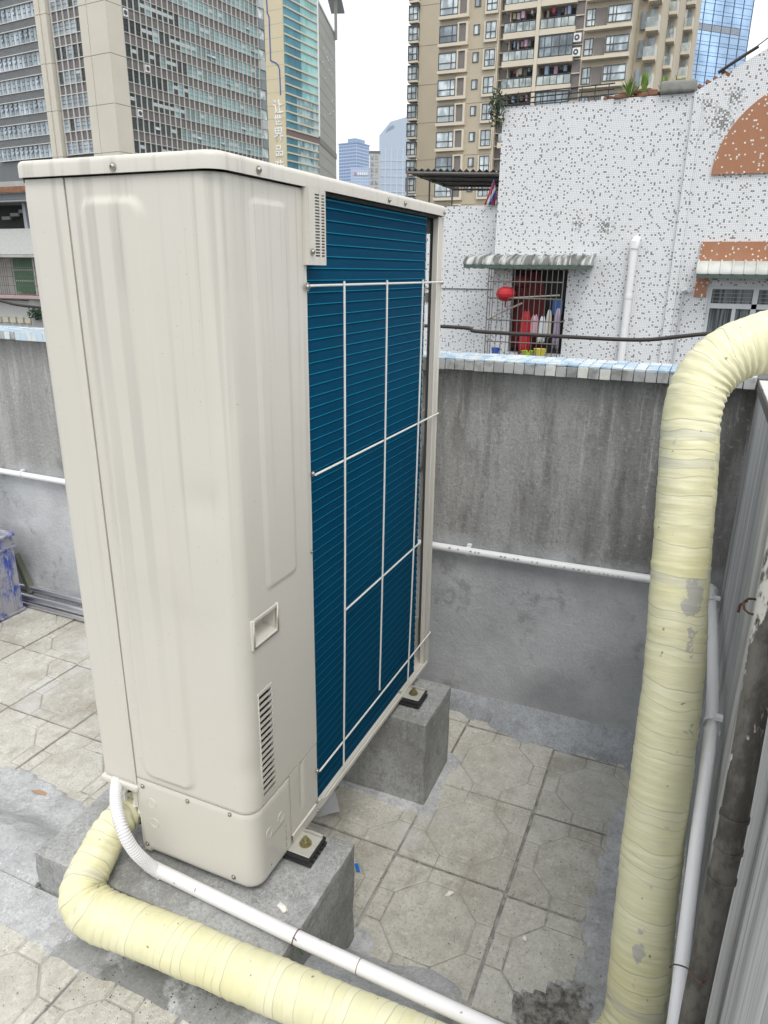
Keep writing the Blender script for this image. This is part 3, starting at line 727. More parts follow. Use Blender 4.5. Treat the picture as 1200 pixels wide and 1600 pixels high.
for k in range(5):      # torn white foam filler in the opening
    c = Vector((XE + .02 + random.uniform(0, .03), 1.115 + .01 * k, .47 + random.uniform(-.015, .02)))
    m.tube([c, c + Vector((random.uniform(-.02, .0), random.uniform(-.01, .01), random.uniform(-.03, -.01))), c + Vector((-.01, 0, -.045))], [.004, .007, .003], 6)
A(m.mesh('foam_scrap', simple('white_foam', (.75, .74, .70), .8), True), 'foam_scrap')
m = MB(); m.box((XE + .05, 1.10, ZB), (XE + .055, YF - .012, .506)); A(m.mesh('opening_back', DARKIN), 'opening_back')

# louvre and handle
lo = A(MB().box((1.086, YC + .009, .570), (1.142, YC + .013, .844)).mesh('louvre_back', DARKIN), 'louvre')
sl_m = MB(); sl_m.prism([(YC - .0016, -.0034), (YC + .0025, -.0016), (YC + .0025, .0012), (YC - .0016, .0036)], 0, 1.0875, 1.1405)
SLM = sl_m.mesh('louvre_slat', PAINT)
n_sl = 17
for k in range(n_sl + 1):
    z = .574 + (.840 - .574) * k / n_sl; ob = link('louvre_slat', SLM, lo); ob.location = (0, 0, z)
m = MB()
for x in (1.0865, 1.1385):
    m.box((x, YC - .0012, .571), (x + .0035, YC + .008, .843))
ob = link('louvre_frame', m.mesh('louvre_frame', PAINT, bevel=.001, bseg=1), lo)
m = MB()
x0, x1, z0, z1 = 1.076, 1.174, .956, 1.020
for a, b in (((x0 - .002, z0 - .002), (x0 + .006, z1 + .002)), ((x1 - .006, z0 - .002), (x1 + .002, z1 + .002)), ((x0 + .006, z0 - .002), (x1 - .006, z0 + .006)), ((x0 + .006, z1 - .006), (x1 - .006, z1 + .002))):
    m.box((a[0], YC - .0045, a[1]), (b[0], YC + .006, b[1]))
hnd = A(m.mesh('handle_rim', PAINT, bevel=.0018, bseg=2), 'grip_recess')
m = MB(); a, b, c_, d_ = (x0 + .005, z0 + .005), (x1 - .005, z0 + .005), (x1 - .005, z1 - .005), (x0 + .005, z1 - .005)
y0, y1 = YC + .002, YC + .034; ins = .006
F = [(a[0], y0, a[1]), (b[0], y0, b[1]), (c_[0], y0, c_[1]), (d_[0], y0, d_[1])]
B = [(a[0] + ins, y1, a[1] + ins * 2), (b[0] - ins, y1, b[1] + ins * 2), (c_[0] - ins, y1, c_[1] - ins), (d_[0] + ins, y1, d_[1] - ins)]
for k in range(4): m.face([F[k], F[(k + 1) % 4], B[(k + 1) % 4], B[k]])
m.face(B); link('recess_pocket', m.mesh('recess_pocket', PAINT), hnd)

# lid
def lid_ring(ins):
    x0, x1, y0, y1 = XE - .008 + ins, XF + .006 - ins, YC - .008 + ins, YF + .001 - ins; out = []
    for (cx_, cy_, r, a0) in ((x0, y0, .034, 180), (x1, y0, .014, 270), (x1, y1, .014, 0), (x0, y1, .014, 90)):
        r = max(.002, r - ins); sx = 1 if cx_ == x0 else -1; sy = 1 if cy_ == y0 else -1
        for k in range(9):
            a = R_(a0 + 90 * k / 8); out.append((cx_ + sx * r + r * math.cos(a), cy_ + sy * r + r * math.sin(a)))
    return out
m = MB(); lv_ = [(1.8525, .0035), (1.8525, 0), (1.8710, 0), (1.8752, .0008), (1.8785, .0032), (1.8806, .0066), (1.8815, .011)]
for z, ins in lv_: m.v += [(x, y, z) for x, y in lid_ring(ins)]
nn_ = 36
for k in range(len(lv_) - 1):
    for q in range(nn_): a = k * nn_ + q; b = k * nn_ + (q + 1) % nn_; m.f.append((a, b, b + nn_, a + nn_)); m.m.append(0)
m.f.append(tuple((len(lv_) - 1) * nn_ + q for q in range(nn_))); m.m.append(0)
me = m.mesh('top_cover', PAINT, True)
A(me, 'top_cover')
m = MB(); m.prism([(XE + .004, YC + .05), (XE + .022, YC + .022), (XE + .05, YC + .004), (XF - .006, YC + .004), (XF - .006, YF - .004), (XE + .004, YF - .004)], 2, 1.845, 1.853); A(m.mesh('lid_shadow_gap', DARKIN), 'lid_shadow_plate')  # near-black plate stands in for the shade in the gap under the lid

# coil: fin pack with one shallow rib per row, pipes rows picked out, return leg at the far end
XC0, XC1, YCo = 1.330, 2.066, .780; pitch = .0245; zb0, zt0 = .356, 1.845; rows = int((zt0 - zb0) / pitch)
def coilmesh(path):
    m = MB(); prof_ = []
    for r in range(rows + 1):
        z = zb0 + r * pitch
        prof_ += [(z, -.0016), (z + pitch * .30, .0), (z + pitch * .70, .0006), (z + pitch * .93, .0032)]
    n = len(prof_); c = len(path)
    for (p, nn) in path:
        for z, d in prof_: m.v.append((p[0] + nn[0] * -d, p[1] + nn[1] * -d, min(z, zt0)))
    for k in range(c - 1):
        for j in range(n - 1): m.f.append((k * n + j, (k + 1) * n + j, (k + 1) * n + j + 1, k * n + j + 1)); m.m.append(0)
    return m
path = [((XC0 - .01, YCo), (0, -1)), ((1.65, YCo), (0, -1)), ((XC1 - .003, YCo), (0, -1)), ((XC1, YCo + .003), (1, 0)), ((XC1, YCo + .045), (1, 0)), ((XC1 - .001, YCo + .05), (1, 0)), ((XC1, 1.12), (1, 0))]
fp = A(coilmesh(path).mesh('fin_pack', FIN, True), 'fin_pack')
m = MB(); m.box((XC0 - .01, YCo + .012, zb0), (XC1 - .006, YCo + .05, zt0)); m.box((XC1 - .04, YCo + .05, zb0), (XC1 - .006, 1.12, zt0)); link('coil_core', m.mesh('coil_core', FIN), fp)
TR = MB().box((XC0 - .008, YCo - .0012, -.0016), (XC1 - .002, YCo + .004, .0016)).mesh('tube_row', FINEDGE)
for r in range(rows + 1):
    ob = link('tube_row', TR, fp, (0, 0, zb0 + r * pitch + pitch * .97)); 
    if ob.location.z > zt0 - .004: ob.location.z = zt0 - .004
# far end panel with vent slots
def slotted():
    m = MB(); yA, yB_ = .790, .862; ys_ = [.7645, .800, .814, YF - .002]
    slots = [(1.636, 1.805), (1.44, 1.606), (1.27, 1.40), (1.10, 1.24), (.80, 1.06), (.52, .76)]
    m.box((XF - .006, ys_[0], ZB), (XF, ys_[1], 1.85)); m.box((XF - .006, ys_[2], ZB), (XF, ys_[3], 1.85))
    z = ZB
    for a, b in sorted(slots): m.box((XF - .0058, ys_[1], z), (XF - .0002, ys_[2], a)); z = b
    m.box((XF - .0058, ys_[1], z), (XF - .0002, ys_[2], 1.85))
    return m
A(slotted().mesh('far_end_panel', [PAINT]), 'far_end_panel')
m = MB(); m.box((XF - .012, .7845, .40), (XF - .0065, .799, 1.849)); m.box((XF - .012, .8145, .40), (XF - .0065, 1.18, 1.849)); A(m.mesh('inner_liner', GREYIN), 'inner_liner')
m = MB(); m.box((XF - .04, .797, 1.083), (XF - .0125, .810, 1.160)); A(m.mesh('inner_bracket', simple('pale_steel', (.42, .42, .40), .4, .3), bevel=.004), 'inner_bracket')
m = MB(); m.box((XF - .036, YC, .352), (XF + .001, YC + .0035, 1.85)); m.box((XF - .0375, YC + .001, .352), (XF - .034, YC + .018, 1.85)); m.box((XF - .004, YC - .0022, .352), (XF + .0015, YC + .001, 1.85))
A(m.mesh('corner_post', PAINT, bevel=.001, bseg=1), 'corner_post')
# base pan with upturned lip
m = MB(); m.box((1.20, YC + .004, ZB), (XF - .001, YF - .014, .356)); A(m.mesh('base_pan', PAINT), 'base_pan')
m = MB(); zz = []; xs_ = [1.2 + i * .016 for i in range(60)] + [XF]
for x in xs_:
    n = .0015 * noise.noise(Vector((x * 14, 0, 0))) + .003 * math.exp(-((x - 1.37) / .012) ** 2); hz = .372 if x < 1.35 else .3555
    if x > 1.345 and x < 1.37: hz = .362
    m.v += [(x, YC - .003 - n, .344 + n), (x, YC - .003 - n, hz + n * .6), (x, YC + .002, hz + .001), (x, YC + .004, .350)]
for k in range(len(xs_) - 1):
    for j in range(3): m.f.append((k * 4 + j, (k + 1) * 4 + j, (k + 1) * 4 + j + 1, k * 4 + j + 1)); m.m.append(0)
A(m.mesh('base_lip', PAINT, True), 'base_lip')
# corner guard with punched slots
m = MB(); gx0, gx1, gz0, gz1 = 1.322, 1.391, 1.708, 1.8515; yg = YC - .016
m.box((gx0, yg, gz0), (1.345, yg + .0015, gz1)); nz_ = 21; zs = [1.722 + (1.842 - 1.722) * k / nz_ for k in range(nz_ + 1)]
for a, b in ((1.345, 1.3465), (1.365, 1.3725), (1.3855, gx1)): m.box((a, yg + .0001, gz0), (b, yg + .0016, gz1))
for a, b in ((1.3465, 1.365), (1.3725, 1.3855)):
    m.box((a, yg, gz0), (b, yg + .0015, zs[0])); m.box((a, yg, zs[-1]), (b, yg + .0015, gz1))
    for k in range(nz_): m.box((a, yg, zs[k] - .0001), (b, yg + .0015, zs[k] + .0024))
m.box((gx1 - .0015, yg + .0017, gz0), (gx1 - .0002, YC + .012, gz1)); m.box((gx0 + .0002, yg + .0017, gz0), (gx0 + .0015, YC, gz1)); m.box((gx0 + .0017, yg + .0017, gz0 + .0002), (gx1 - .0017, YC + .01, gz0 + .0015))
cg = A(m.mesh('corner_guard', PAINT), 'corner_guard')
# wire guard in front of the coil
yg = YC - .010; RR = .0026
def rod(a, b, r=RR, bow=.0):
    m = MB(); a, b = Vector(a), Vector(b); m.tube([a.lerp(b, k / 8) + Vector((0, -bow * math.sin(math.pi * k / 8), 0)) for k in range(9)], r, 8); return m.mesh('guard_rod', simple_rod, True)
simple_rod = simple('white_coated_wire', (.70, .70, .66), .4, 0, .1, 30)
for z, a, b in ((1.668, 1.328, 2.150), (1.266, 1.336, 2.147), (.866, 1.482, 2.020), (.475, 1.328, 2.148)): A(rod((a, yg, z), (b, yg, z)), 'guard_rod')
for x, xb, z0, z1 in [(ony(a, yg - .004).x, ony(b, yg - .004).x, ony(b, yg - .004).z, 1.676) for a, b in (((538, 440), (537, 1198)), ((605, 440), (593, 1078)), ((661, 440), (637, 1067)))]:
    A(rod((x, yg - .004, z1), (xb, yg - .004, z0), bow=.003), 'guard_rod')
# screws
def screwmesh():
    m = MB(); prof_ = [(.0075, 0), (.0075, .0012), (.0052, .0014), (.0050, .0032), (.0034, .0048), (.0022, .0050), (.0020, .0030), (0.0001, .0028)]
    n = 12
    for r, h in prof_:
        for k in range(n): a = 2 * math.pi * k / n; m.v.append((r * math.cos(a), r * math.sin(a), h))
    for j in range(len(prof_) - 1):
        for k in range(n): m.f.append((j * n + k, j * n + (k + 1) % n, (j + 1) * n + (k + 1) % n, (j + 1) * n + k)); m.m.append(0)
    return m.mesh('screw', SCREW, True)
SM = screwmesh()
end_s = [(1.072, .5385 - .012, 1), (.94, .538, 1), (1.083, .353, 1), (.818, .357, 1), (.802, .540, 1)]
for y, z, sc in [(1.074, .532, .8), (.942, .536, .8), (1.080, .358, .8), (.826, .362, .8)]:
    o = A(SM, 'screw', loc=(XE - .0015, y, z), rot=(0, R_(-90), 0)); o.scale = (.8,) * 3
for px in [(363, 1276)]:
    o = A(SM, 'screw', loc=(XE - .001, .825, .541), rot=(0, R_(-90), 0)); o.scale = (.75,) * 3
o = A(SM, 'screw', loc=(XE - .009, .967, 1.862), rot=(0, R_(-90), 0)); o.scale = (.95,) * 3
for x, z, dy, sc in [(1.160, 1.863, -.009, .95), (1.733, 1.862, -.009, .85), (1.835, 1.863, -.009, .85), (2.140, 1.862, -.009, .85), (1.330, 1.733, -.018, .9), (1.326, 1.666, -.006, 1.15), (2.150, 1.668, -.006, 1.1),
                     (1.336, 1.268, -.004, .9), (2.150, 1.264, -.004, .8), (1.325, .476, -.004, .9), (2.150, .474, -.004, .8), (1.325, .378, -.002, .7), (1.322, .352, -.005, .7), (1.328, 1.083, -.001, .6), (2.150, .360, -.004, .7)]:
    o = A(SM, 'screw', loc=(x, YC + dy, z), rot=(R_(90), 0, 0)); o.scale = (sc,) * 3
# feet with bolts
FOOT = simple('dull_cream_bracket', (.44, .43, .38), .5, .1, .12, 30)
for (x0, x1) in ((1.178, 1.250), (1.910, 1.975)):
    m = MB(); m.box((x0, .703, ZB - .0035), (x1, YC + .02, ZB - .0005)); m.box((x0, .7645, ZB - .0004), (x0 + .003, YC + .012, ZB + .02))
    m.box((x1 - .003, .703, ZB - .0004), (x1, YC + .01, ZB + .008))
    ft = A(m.mesh('foot_bracket', FOOT, bevel=.001, bseg=1), 'foot_bracket')
    m = MB(); c = Vector(((x0 + x1) / 2, .733, ZB))
    m.tube([c, c + Vector((0, 0, .002))], .0155, 18); m.tube([c + Vector((0, 0, .002)), c + Vector((0, 0, .0105))], .0115, 6); m.tube([c + Vector((0, 0, .0105)), c + Vector((0, 0, .020))], .0062, 10)
    link('bolt', m.mesh('bolt', BRASS), ft)
for i, (x0, x1, lb) in enumerate(((1.170, 1.258, 'black ribbed rubber pad under the near foot of the outdoor unit'), (1.898, 1.985, 'black ribbed rubber pad under the far foot of the outdoor unit'))):
    m = MB(); m.box((x0, .699, .3375), (x1, .80, .3438))
    for k in range(6):
        w = (x1 - x0) / 6; m.tube([(x0 + w * (k + .5), .6965, .3285), (x0 + w * (k + .5), .80, .3285)], w * .46, 8)
    tag(link('rubber_pad', m.mesh('rubber_pad', RUBBER)), lb, 'rubber pad')

# ================================================================ PIPES
def wrapped_pipe(name, label, ctrl, n=26):
    """ctrl: (x, y, z, r); a tube wound with overlapping tape"""
    P = [Vector(c[:3]) for c in ctrl]; RR_ = [c[3] for c in ctrl]
    pts = catmull(P, n); rr = [RR_[min(int(i / n), len(RR_) - 2)] * (1 - (i % n) / n) + RR_[min(int(i / n) + 1, len(RR_) - 1)] * ((i % n) / n) if i < len(pts) - 1 else RR_[-1] for i in range(len(pts))]
    # resample every 3.5 mm
    d = [0]
    for i in range(1, len(pts)): d.append(d[-1] + (pts[i] - pts[i - 1]).length)
    step = .0035; M_ = int(d[-1] / step); q = []; ri = []; k = 0
    for i in range(M_ + 1):
        t = i * step
        while k < len(d) - 2 and d[k + 1] < t: k += 1
        f = (t - d[k]) / max(1e-9, d[k + 1] - d[k]); q.append(pts[k].lerp(pts[k + 1], f)); ri.append(rr[k] + (rr[k + 1] - rr[k]) * f)
    for _ in range(14): q = [q[0]] + [(q[i - 1] + q[i] * 2 + q[i + 1]) / 4 for i in range(1, len(q) - 1)] + [q[-1]]
    seg = 56; m = MB(); prev = None; uvs = []
    for i, p in enumerate(q):
        tg = (q[min(i + 1, len(q) - 1)] - q[max(i - 1, 0)]).normalized()
        if prev is None: a = Vector((0, 0, 1)) if abs(tg.z) < .9 else Vector((1, 0, 0)); nx = tg.cross(a).normalized()
        else: nx = (prev - tg * prev.dot(tg)).normalized()
        i0, i1 = max(0, i - 10), min(len(q) - 1, i + 10)
        cur = (q[i1] - 2 * q[i] + q[i0]); bend = min(1, cur.length / .012); cdir = cur.normalized() if cur.length > 1e-6 else Vector((0, 0, 1))
        prev = nx; ny = tg.cross(nx); s = i * step
        for j in range(seg + 1):
            th = 2 * math.pi * (j % seg) / seg; dr = nx * math.cos(th) + ny * math.sin(th)
            v = (j % seg) / seg
            wob = noise.noise(Vector((p.x * 7 + dr.x * .3, p.y * 7 + dr.y * .3, p.z * 7 + dr.z * .3))) * .014
            tt = (s + wob) / .0205 + .4 * math.sin(th + .6) * .6; fr = tt - math.floor(tt)
            hs = math.sin(math.floor(tt) * 12.9898) * 43758.5453; hs -= math.floor(hs); saw = .0019 * hs * (fr if fr < .93 else (1 - fr) / .07 * .93)
            w2 = noise.noise(Vector((s * 55 + 1.1 * math.sin(th), math.cos(th) * 1.1, math.sin(th) * 1.1))) * .0014
            fold = 0
            inner = max(0, dr.dot(cdir))
            if bend > .05: fold = bend * (.35 + inner) * .0034 * math.sin(s * 330 + 2.2 * noise.noise(Vector((math.cos(th) * 2, math.sin(th) * 2, s * 12))))
            lump = noise.noise(Vector((s * 6, math.cos(th), math.sin(th)))) * .0026
            r = ri[i] + saw + w2 + fold + lump
            if j < seg: m.v.append(tuple(p + dr * r))
            uvs.append((s, j / seg))
    idx = []
    for i in range(len(q) - 1):
        for j in range(seg):
            a = i * seg + j; b = i * seg + (j + 1) % seg; m.f.append((a, b, b + seg, a + seg)); m.m.append(0); idx.append((i, j))
    m.f.append(tuple(range(seg))[::-1]); m.m.append(0); m.f.append(tuple((len(q) - 1) * seg + j for j in range(seg))); m.m.append(0)
    me = m.mesh(name, TAPE, False); me.polygons.foreach_set('use_smooth', [True] * len(me.polygons))
    ul = me.uv_layers.new(name='UVMap'); W3 = seg + 1; flat = []
    for (i, j) in idx:
        for (a, b) in ((i, j), (i, j + 1), (i + 1, j + 1), (i + 1, j)): flat += list(uvs[a * W3 + b])
    flat += [0.0] * (2 * seg * 2); ul.data.foreach_set('uv', flat)
    return me
def fr_(px, t, w):   # point at depth t along the ray of a pixel, radius from its width there
    p = CAM + ray(px) * t; return (p.x, p.y, p.z, .95 * w * t / FPX / 2)
low = [onz(px, z) for px, z in [((128, 1392), .335), ((146, 1425), .315), ((200, 1447), .305), ((300, 1487), .30), ((450, 1550), .30), ((600, 1612), .30), ((760, 1678), .30)]]
lr = [.050, .053, .0535, .0535, .052, .051, .050]
c0 = [(1.20, 1.150, .405, .034), (1.125, 1.152, .402, .037), (*onz((184, 1283), .405), .043), (*onz((158, 1326), .375), .047)]
ctrl = c0 + [(p.x, p.y, p.z, r) for p, r in zip(low, lr)]
tag(link('wrapped_pipe', wrapped_pipe('wrapped_pipe', '', ctrl)), 'thick pale yellow tape-wrapped pipe leaving the unit foot and lying along the plinth edge', 'pipe')
v = [((985, 1640), 1.64, 96), ((988, 1598), 1.60, 92), ((1011, 1400), 1.60, 96), ((1035, 1200), 1.59, 94), ((1053, 1050), 1.58, 92), ((1063, 900), 1.57, 91), ((1071, 790), 1.56, 89), ((1077, 700), 1.55, 90), ((1083, 640), 1.545, 90), ((1101, 590), 1.54, 92), ((1140, 554), 1.53, 95), ((1186, 537), 1.52, 99), ((1250, 523), 1.50, 104), ((1380, 500), 1.46, 108)]
ctrl = [(1.10, .06, .055, .066), (1.22, -.03, .045, .068)] + [fr_(*q) for q in v[1:]]
tag(link('wrapped_pipe', wrapped_pipe('wrapped_pipe', '', ctrl, 18)), 'thick pale yellow tape-wrapped pipe standing upright and bending over the right wall', 'pipe')
# white conduit: ribbed hose then rigid pipe
cd = thing('white_conduit', 'white ribbed hose joined to a long white pipe lying across the near plinth', 'conduit', (1.0, .8, .33))
hose = [Vector((1.10, 1.165, .55)), Vector((1.068, 1.172, .520)), onx((181, 1250), 1.005), onx((190, 1292), .965), onx((209, 1328), .965), onx((236, 1354), .995), onx((252, 1366), 1.006)]
hp = catmull(hose, 16); d = 0; pts = []; rr = []
L = sum((hp[i + 1] - hp[i]).length for i in range(len(hp) - 1)); nn = int(L / .0013); acc = [0]
for i in range(len(hp) - 1): acc.append(acc[-1] + (hp[i + 1] - hp[i]).length)
k = 0
for i in range(nn + 1):
    t = L * i / nn
    while k < len(acc) - 2 and acc[k + 1] < t: k += 1
    pts.append(hp[k].lerp(hp[k + 1], (t - acc[k]) / (acc[k + 1] - acc[k]))); rr.append(.0122 + .0021 * (1 if (i % 5) < 3 else -.6))
m = MB(); m.tube(pts, rr, 18); P_(cd, m.mesh('ribbed_hose', PVC, True), 'ribbed_hose')
a = onx((232, 1352), 1.008); b = Vector((.984, .621, .338)); c = onx((755, 1600), .972)
e = c + (c - b) * .5
m = MB(); m.tube([a, b, c, e], [.0158, .0158, .0155, .0155], 20); P_(cd, m.mesh('rigid_pipe', PVCD, True), 'rigid_pipe')
dr = (c - b).normalized(); j = onx((560, 1516), .979); j = b + dr * (j - b).dot(dr)
m = MB(); m.tube([j, j + dr * .002], .0163, 20); P_(cd, m.mesh('pipe_joint', simple('brown_joint', (.3, .22, .18), .6), True), 'pipe_joint')
w0 = onx((463, 1470), .985); w0 = b + dr * (w0 - b).dot(dr)
nx = dr.cross(Vector((0, 0, 1))).normalized(); ny = nx.cross(dr)
ring = [w0 + (nx * math.cos(t) + ny * math.sin(t)) * .0168 + dr * .002 * math.sin(t) for t in [2 * math.pi * k / 18 for k in range(19)]]
m = MB(); m.tube(ring, .0011, 6); m.tube([w0 + Vector((-.012, 0, .012)), w0 + Vector((-.016, -.005, .018)), w0 + Vector((-.018, -.012, .015))], .001, 5)
P_(cd, m.mesh('wire_tie', TIE, True), 'wire_tie')
m = MB(); m.tube([w0 + Vector((.0, -.004, -.017)), w0 + Vector((-.004, -.012, -.03)), w0 + Vector((0, -.016, -.042))], .0013, 5)
P_(cd, m.mesh('green_wire_end', simple('green_wire', (.05, .16, .07), .5), True), 'wire_end')

# ================================================================ SMALL THINGS
cr_ = thing('plastic_crate', 'scuffed blue plastic crate caked with dry cement at the left edge of the roof', 'crate', (2.08, 3.2, 0))
m = MB()
cx0, cx1, cy0, cy1, ch = 1.86, 2.30, 3.045, 3.38, .43
for (a, b) in (((cx0, cy0, .002), (cx1, cy0 + .012, ch)), ((cx0, cy1 - .012, .002), (cx1, cy1, ch)), ((cx0, cy0 + .012, .002), (cx0 + .012, cy1 - .012, ch)), ((cx1 - .012, cy0 + .012, .002), (cx1, cy1 - .012, ch)), ((cx0 + .012, cy0 + .012, .003), (cx1 - .012, cy1 - .012, .02))): m.box(a, b)
P_(cr_, m.mesh('crate_body', CRATE), 'crate_body')
for z, e in ((ch - .012, .014), (ch - .075, .010), (.006, .008)):
    m = MB(); m.box((cx0 - e, cy0 - e, z), (cx1 + e, cy0 - .0005, z + .014)); m.box((cx1 + .0005, cy0 - .0005, z), (cx1 + e, cy1 + e, z + .014)); P_(cr_, m.mesh('crate_rim', CRATE, bevel=.003), 'crate_rim')
for x in (1.95, 2.06, 2.17, 2.25):
    m = MB(); m.box((x, cy0 - .008, .021), (x + .01, cy0 - .0006, ch - .077)); P_(cr_, m.mesh('crate_rib', CRATE, bevel=.002, bseg=1), 'crate_rib')
for (x, z, r, lb) in ((2.385, .085, .013, 'thin shiny steel tube on top of the pile along the foot of the parapet'), (2.36, .042, .022, 'thick shiny steel tube lying along the foot of the parapet'), (2.335, .016, .012, 'thin dull steel tube lowest on the floor by the parapet')):
    m = MB(); m.tube([(x, 2.2, z), (x, 3.35, z + .004)], r, 20, cap=False); m.tube([(x, 2.2, z), (x, 3.35, z + .004)], r * .86, 20, cap=False)
    tag(link('steel_tube', m.mesh('steel_tube', CHROME, True)), lb, 'tube')
m = MB(); m.prism([(0, 0), (.03, 0), (.03, .003), (.003, .003), (.003, .025), (0, .025)], 2, 0, .22)
o = tag(link('steel_angle', m.mesh('steel_angle', simple('olive_steel', (.24, .25, .19), .45, .5))), 'short olive steel angle leaning on the parapet beside the blue crate', 'metal angle'); o.location = (2.37, 3.06, .07); o.rotation_euler = (R_(-28), R_(6), 0)
def flake(name, label, cat, px, z, pts, h, mat, rot=0):
    p = onz(px, z); m = MB(); m.prism([(a * math.cos(rot) - b * math.sin(rot), a * math.sin(rot) + b * math.cos(rot)) for a, b in pts], 2, 0, h)
    o = tag(link(name, m.mesh(name, mat, bevel=min(.001, h * .3), bseg=1)), label, cat); o.location = (p.x, p.y, z); return o
o = flake('brown_leaf', 'curled dry brown leaf on the pavers left of the unit', 'leaf', (62, 1240), .007, [(-.03, -.004), (-.012, -.013), (.012, -.012), (.03, -.002), (.028, .004), (.012, .002), (-.01, .003), (-.026, .007)], .003, simple('dry_leaf', (.42, .27, .17), .7), 1.9); o.rotation_euler = (.25, .05, 0)
m = MB(); A0 = [onz(px, .003) for px in [(480, 1288), (512, 1250), (524, 1254), (531, 1280)]]
random.seed(2); gN = 6; m2 = MB()
for i in range(gN + 1):
    for j in range(gN + 1):
        u, w = i / gN, j / gN; p = A0[0].lerp(A0[3], u).lerp(A0[1].lerp(A0[2], u), w); m2.v.append((p.x, p.y, .03 + .012 * noise.noise(p * 22) + .02 * w))
for i in range(gN):
    for j in range(gN): a = i * (gN + 1) + j; m2.f.append((a, a + gN + 1, a + gN + 2, a + 1)); m2.m.append(0)
tag(link('paper_scrap', m2.mesh('paper_scrap', simple('grey_paper', (.52, .52, .54), .7), True)), 'creased grey paper scrap lying behind the near plinth', 'paper')
o = flake('blue_scrap', 'tiny bright blue plastic scrap on the pavers beside the near plinth', 'litter', (558, 1357), .004, [(-.016, -.005), (.013, -.006), (.017, 0), (.013, .005), (-.014, .004)], .006, simple('blue_plastic', (.01, .17, .55), .35), .7)
def blobm(name, label, cat, px, z, s, seed, mat):
    bm = bmesh.new(); bmesh.ops.create_icosphere(bm, subdivisions=3, radius=1)
    for v_ in bm.verts:
        n = 1 + .45 * noise.noise(v_.co * 1.6 + Vector((seed, 0, 0))) + .2 * noise.noise(v_.co * 4 + Vector((seed, 3, 0)))
        v_.co = Vector((v_.co.x * s[0], v_.co.y * s[1], v_.co.z * s[2])) * n
    me = bpy.data.meshes.new(name); bm.to_mesh(me); bm.free(); me.materials.append(mat); me.polygons.foreach_set('use_smooth', [True] * len(me.polygons))
    p = onz(px, z); o = tag(link(name, me), label, cat); o.location = (p.x, p.y, z + s[2] * .6); o.rotation_euler = (0, 0, seed); return o
PUT = simple('white_putty', (.78, .76, .70), .6)
blobm('putty_lump', 'white putty lump on top of the near plinth', 'putty', (442, 1420), .318, (.016, .008, .006), 1.2, PUT)
blobm('putty_lump', 'white putty lump in the middle of the pavers, nearer the parapet', 'putty', (703, 1397), .001, (.015, .007, .005), 2.6, PUT)
blobm('putty_lump', 'small white putty lump on the pavers close to the mossy hollow', 'putty', (820, 1467), .001, (.008, .006, .004), .4, PUT)
blobm('cement_crumb', 'dark cement crumb by the left corner of the near plinth', 'crumb', (60, 1384), .212, (.007, .006, .005), 3.1, simple('crumb', (.15, .14, .13), .9))
m = MB(); random.seed(12)
for k in range(420):      # grit caught on the floor
    if k < 200: x, y = random.uniform(.74, .93), random.uniform(.45, 1.1)
    else: x, y = random.uniform(1.3, 2.3), random.uniform(0, 1.5)
    if k > 330: x, y = random.choice((1.607, 1.967)) + random.gauss(0, .006), random.uniform(0, .6)
    z = max(screed_h(x, y), UP if x < .82 else (0.0 if x > 1.2 else -1)); s = random.uniform(.0005, .0014)
    m.box((x - s, y - s * .8, z), (x + s, y + s, z + s * 1.2), 0, None)
o = link('grit', m.mesh('grit', simple('grit', (.09, .075, .065), .9))); tag(o, 'dark grit and crumbs scattered over the cement and pavers', 'grit'); o['kind'] = 'stuff'
# cable slung across behind the unit
cb = [onx(px, 3.2) for px in [(-60, 462), (0, 470), (60, 480), (350, 500), (690, 510), (740, 517), (780, 520), (900, 527), (1000, 531), (1060, 526), (1110, 521), (1300, 505)]]
m = MB(); m.tube(catmull(cb, 8), .0085, 10); tag(link('black_cable', m.mesh('black_cable', CABLE, True)), 'thick black cable slung across beyond the tiled parapet', 'cable')

# ================================================================ TILED NEIGHBOUR HOUSE
XT = 12.0
nb = thing('tiled_house', 'house wall of white mosaic speckled with brown, with a stepped gable, beyond the parapet', 'building', (XT, 2, -26))
def N_(mb, name, mats, par=None, smooth=False, **k):
    me = mb if isinstance(mb, bpy.types.Mesh) else mb.mesh(name, mats, smooth); o = link(name, me, par or nb, **k)
    if par is None: o.location = o.location - nb.location
    return o
# outline of the front wall with openings cut: y across, z up
rightY = -9.0
def wall_cells(ycuts, zcuts, topf, holes, x, t, m, mi=0):
    for a, b in zip(ycuts[:-1], ycuts[1:]):
        for c, d in zip(zcuts[:-1], zcuts[1:]):
            yc, zc_ = (a + b) / 2, (c + d) / 2
            if any(h[0] < yc < h[1] and h[2] < zc_ < h[3] for h in holes): continue
            m.box((x, a, c), (x + t, b, d), mi)
wx = (2.13, 3.02, .42, 1.80)       # caged window opening
w2 = (-1.75, .055, .62, 1.545)     # white framed window opening
m = MB()
wall_cells([rightY, w2[0], w2[1], wx[0], wx[1], 3.335], [-26, .42, .62, 1.545, 1.80, 4.085], None, [wx, w2], XT, .22, m)
wbody = N_(m, 'front_wall', MOSAIC)
m = MB(); gy = [.63, .30, -.22, -1.2, -2.6, rightY]; gz = [4.085, 4.27, 4.545, 5.1, 5.7, 5.7]
m.prism([(gy[0], 4.0855)] + [(a, b) for a, b in zip(gy, gz)] + [(rightY, 4.0855)], 0, XT, XT + .22); N_(m, 'gable', MOSAIC)
m = MB(); m.box((XT + .4, 3.336, -26), (XT + .6, 5.6, 2.735)); N_(m, 'set_back_wall', MOSAIC)
m = MB(); m.box((XT + .385, 3.336, 1.40), (XT + .3995, 5.6, 1.415)); N_(m, 'ledge_line', GROUT)
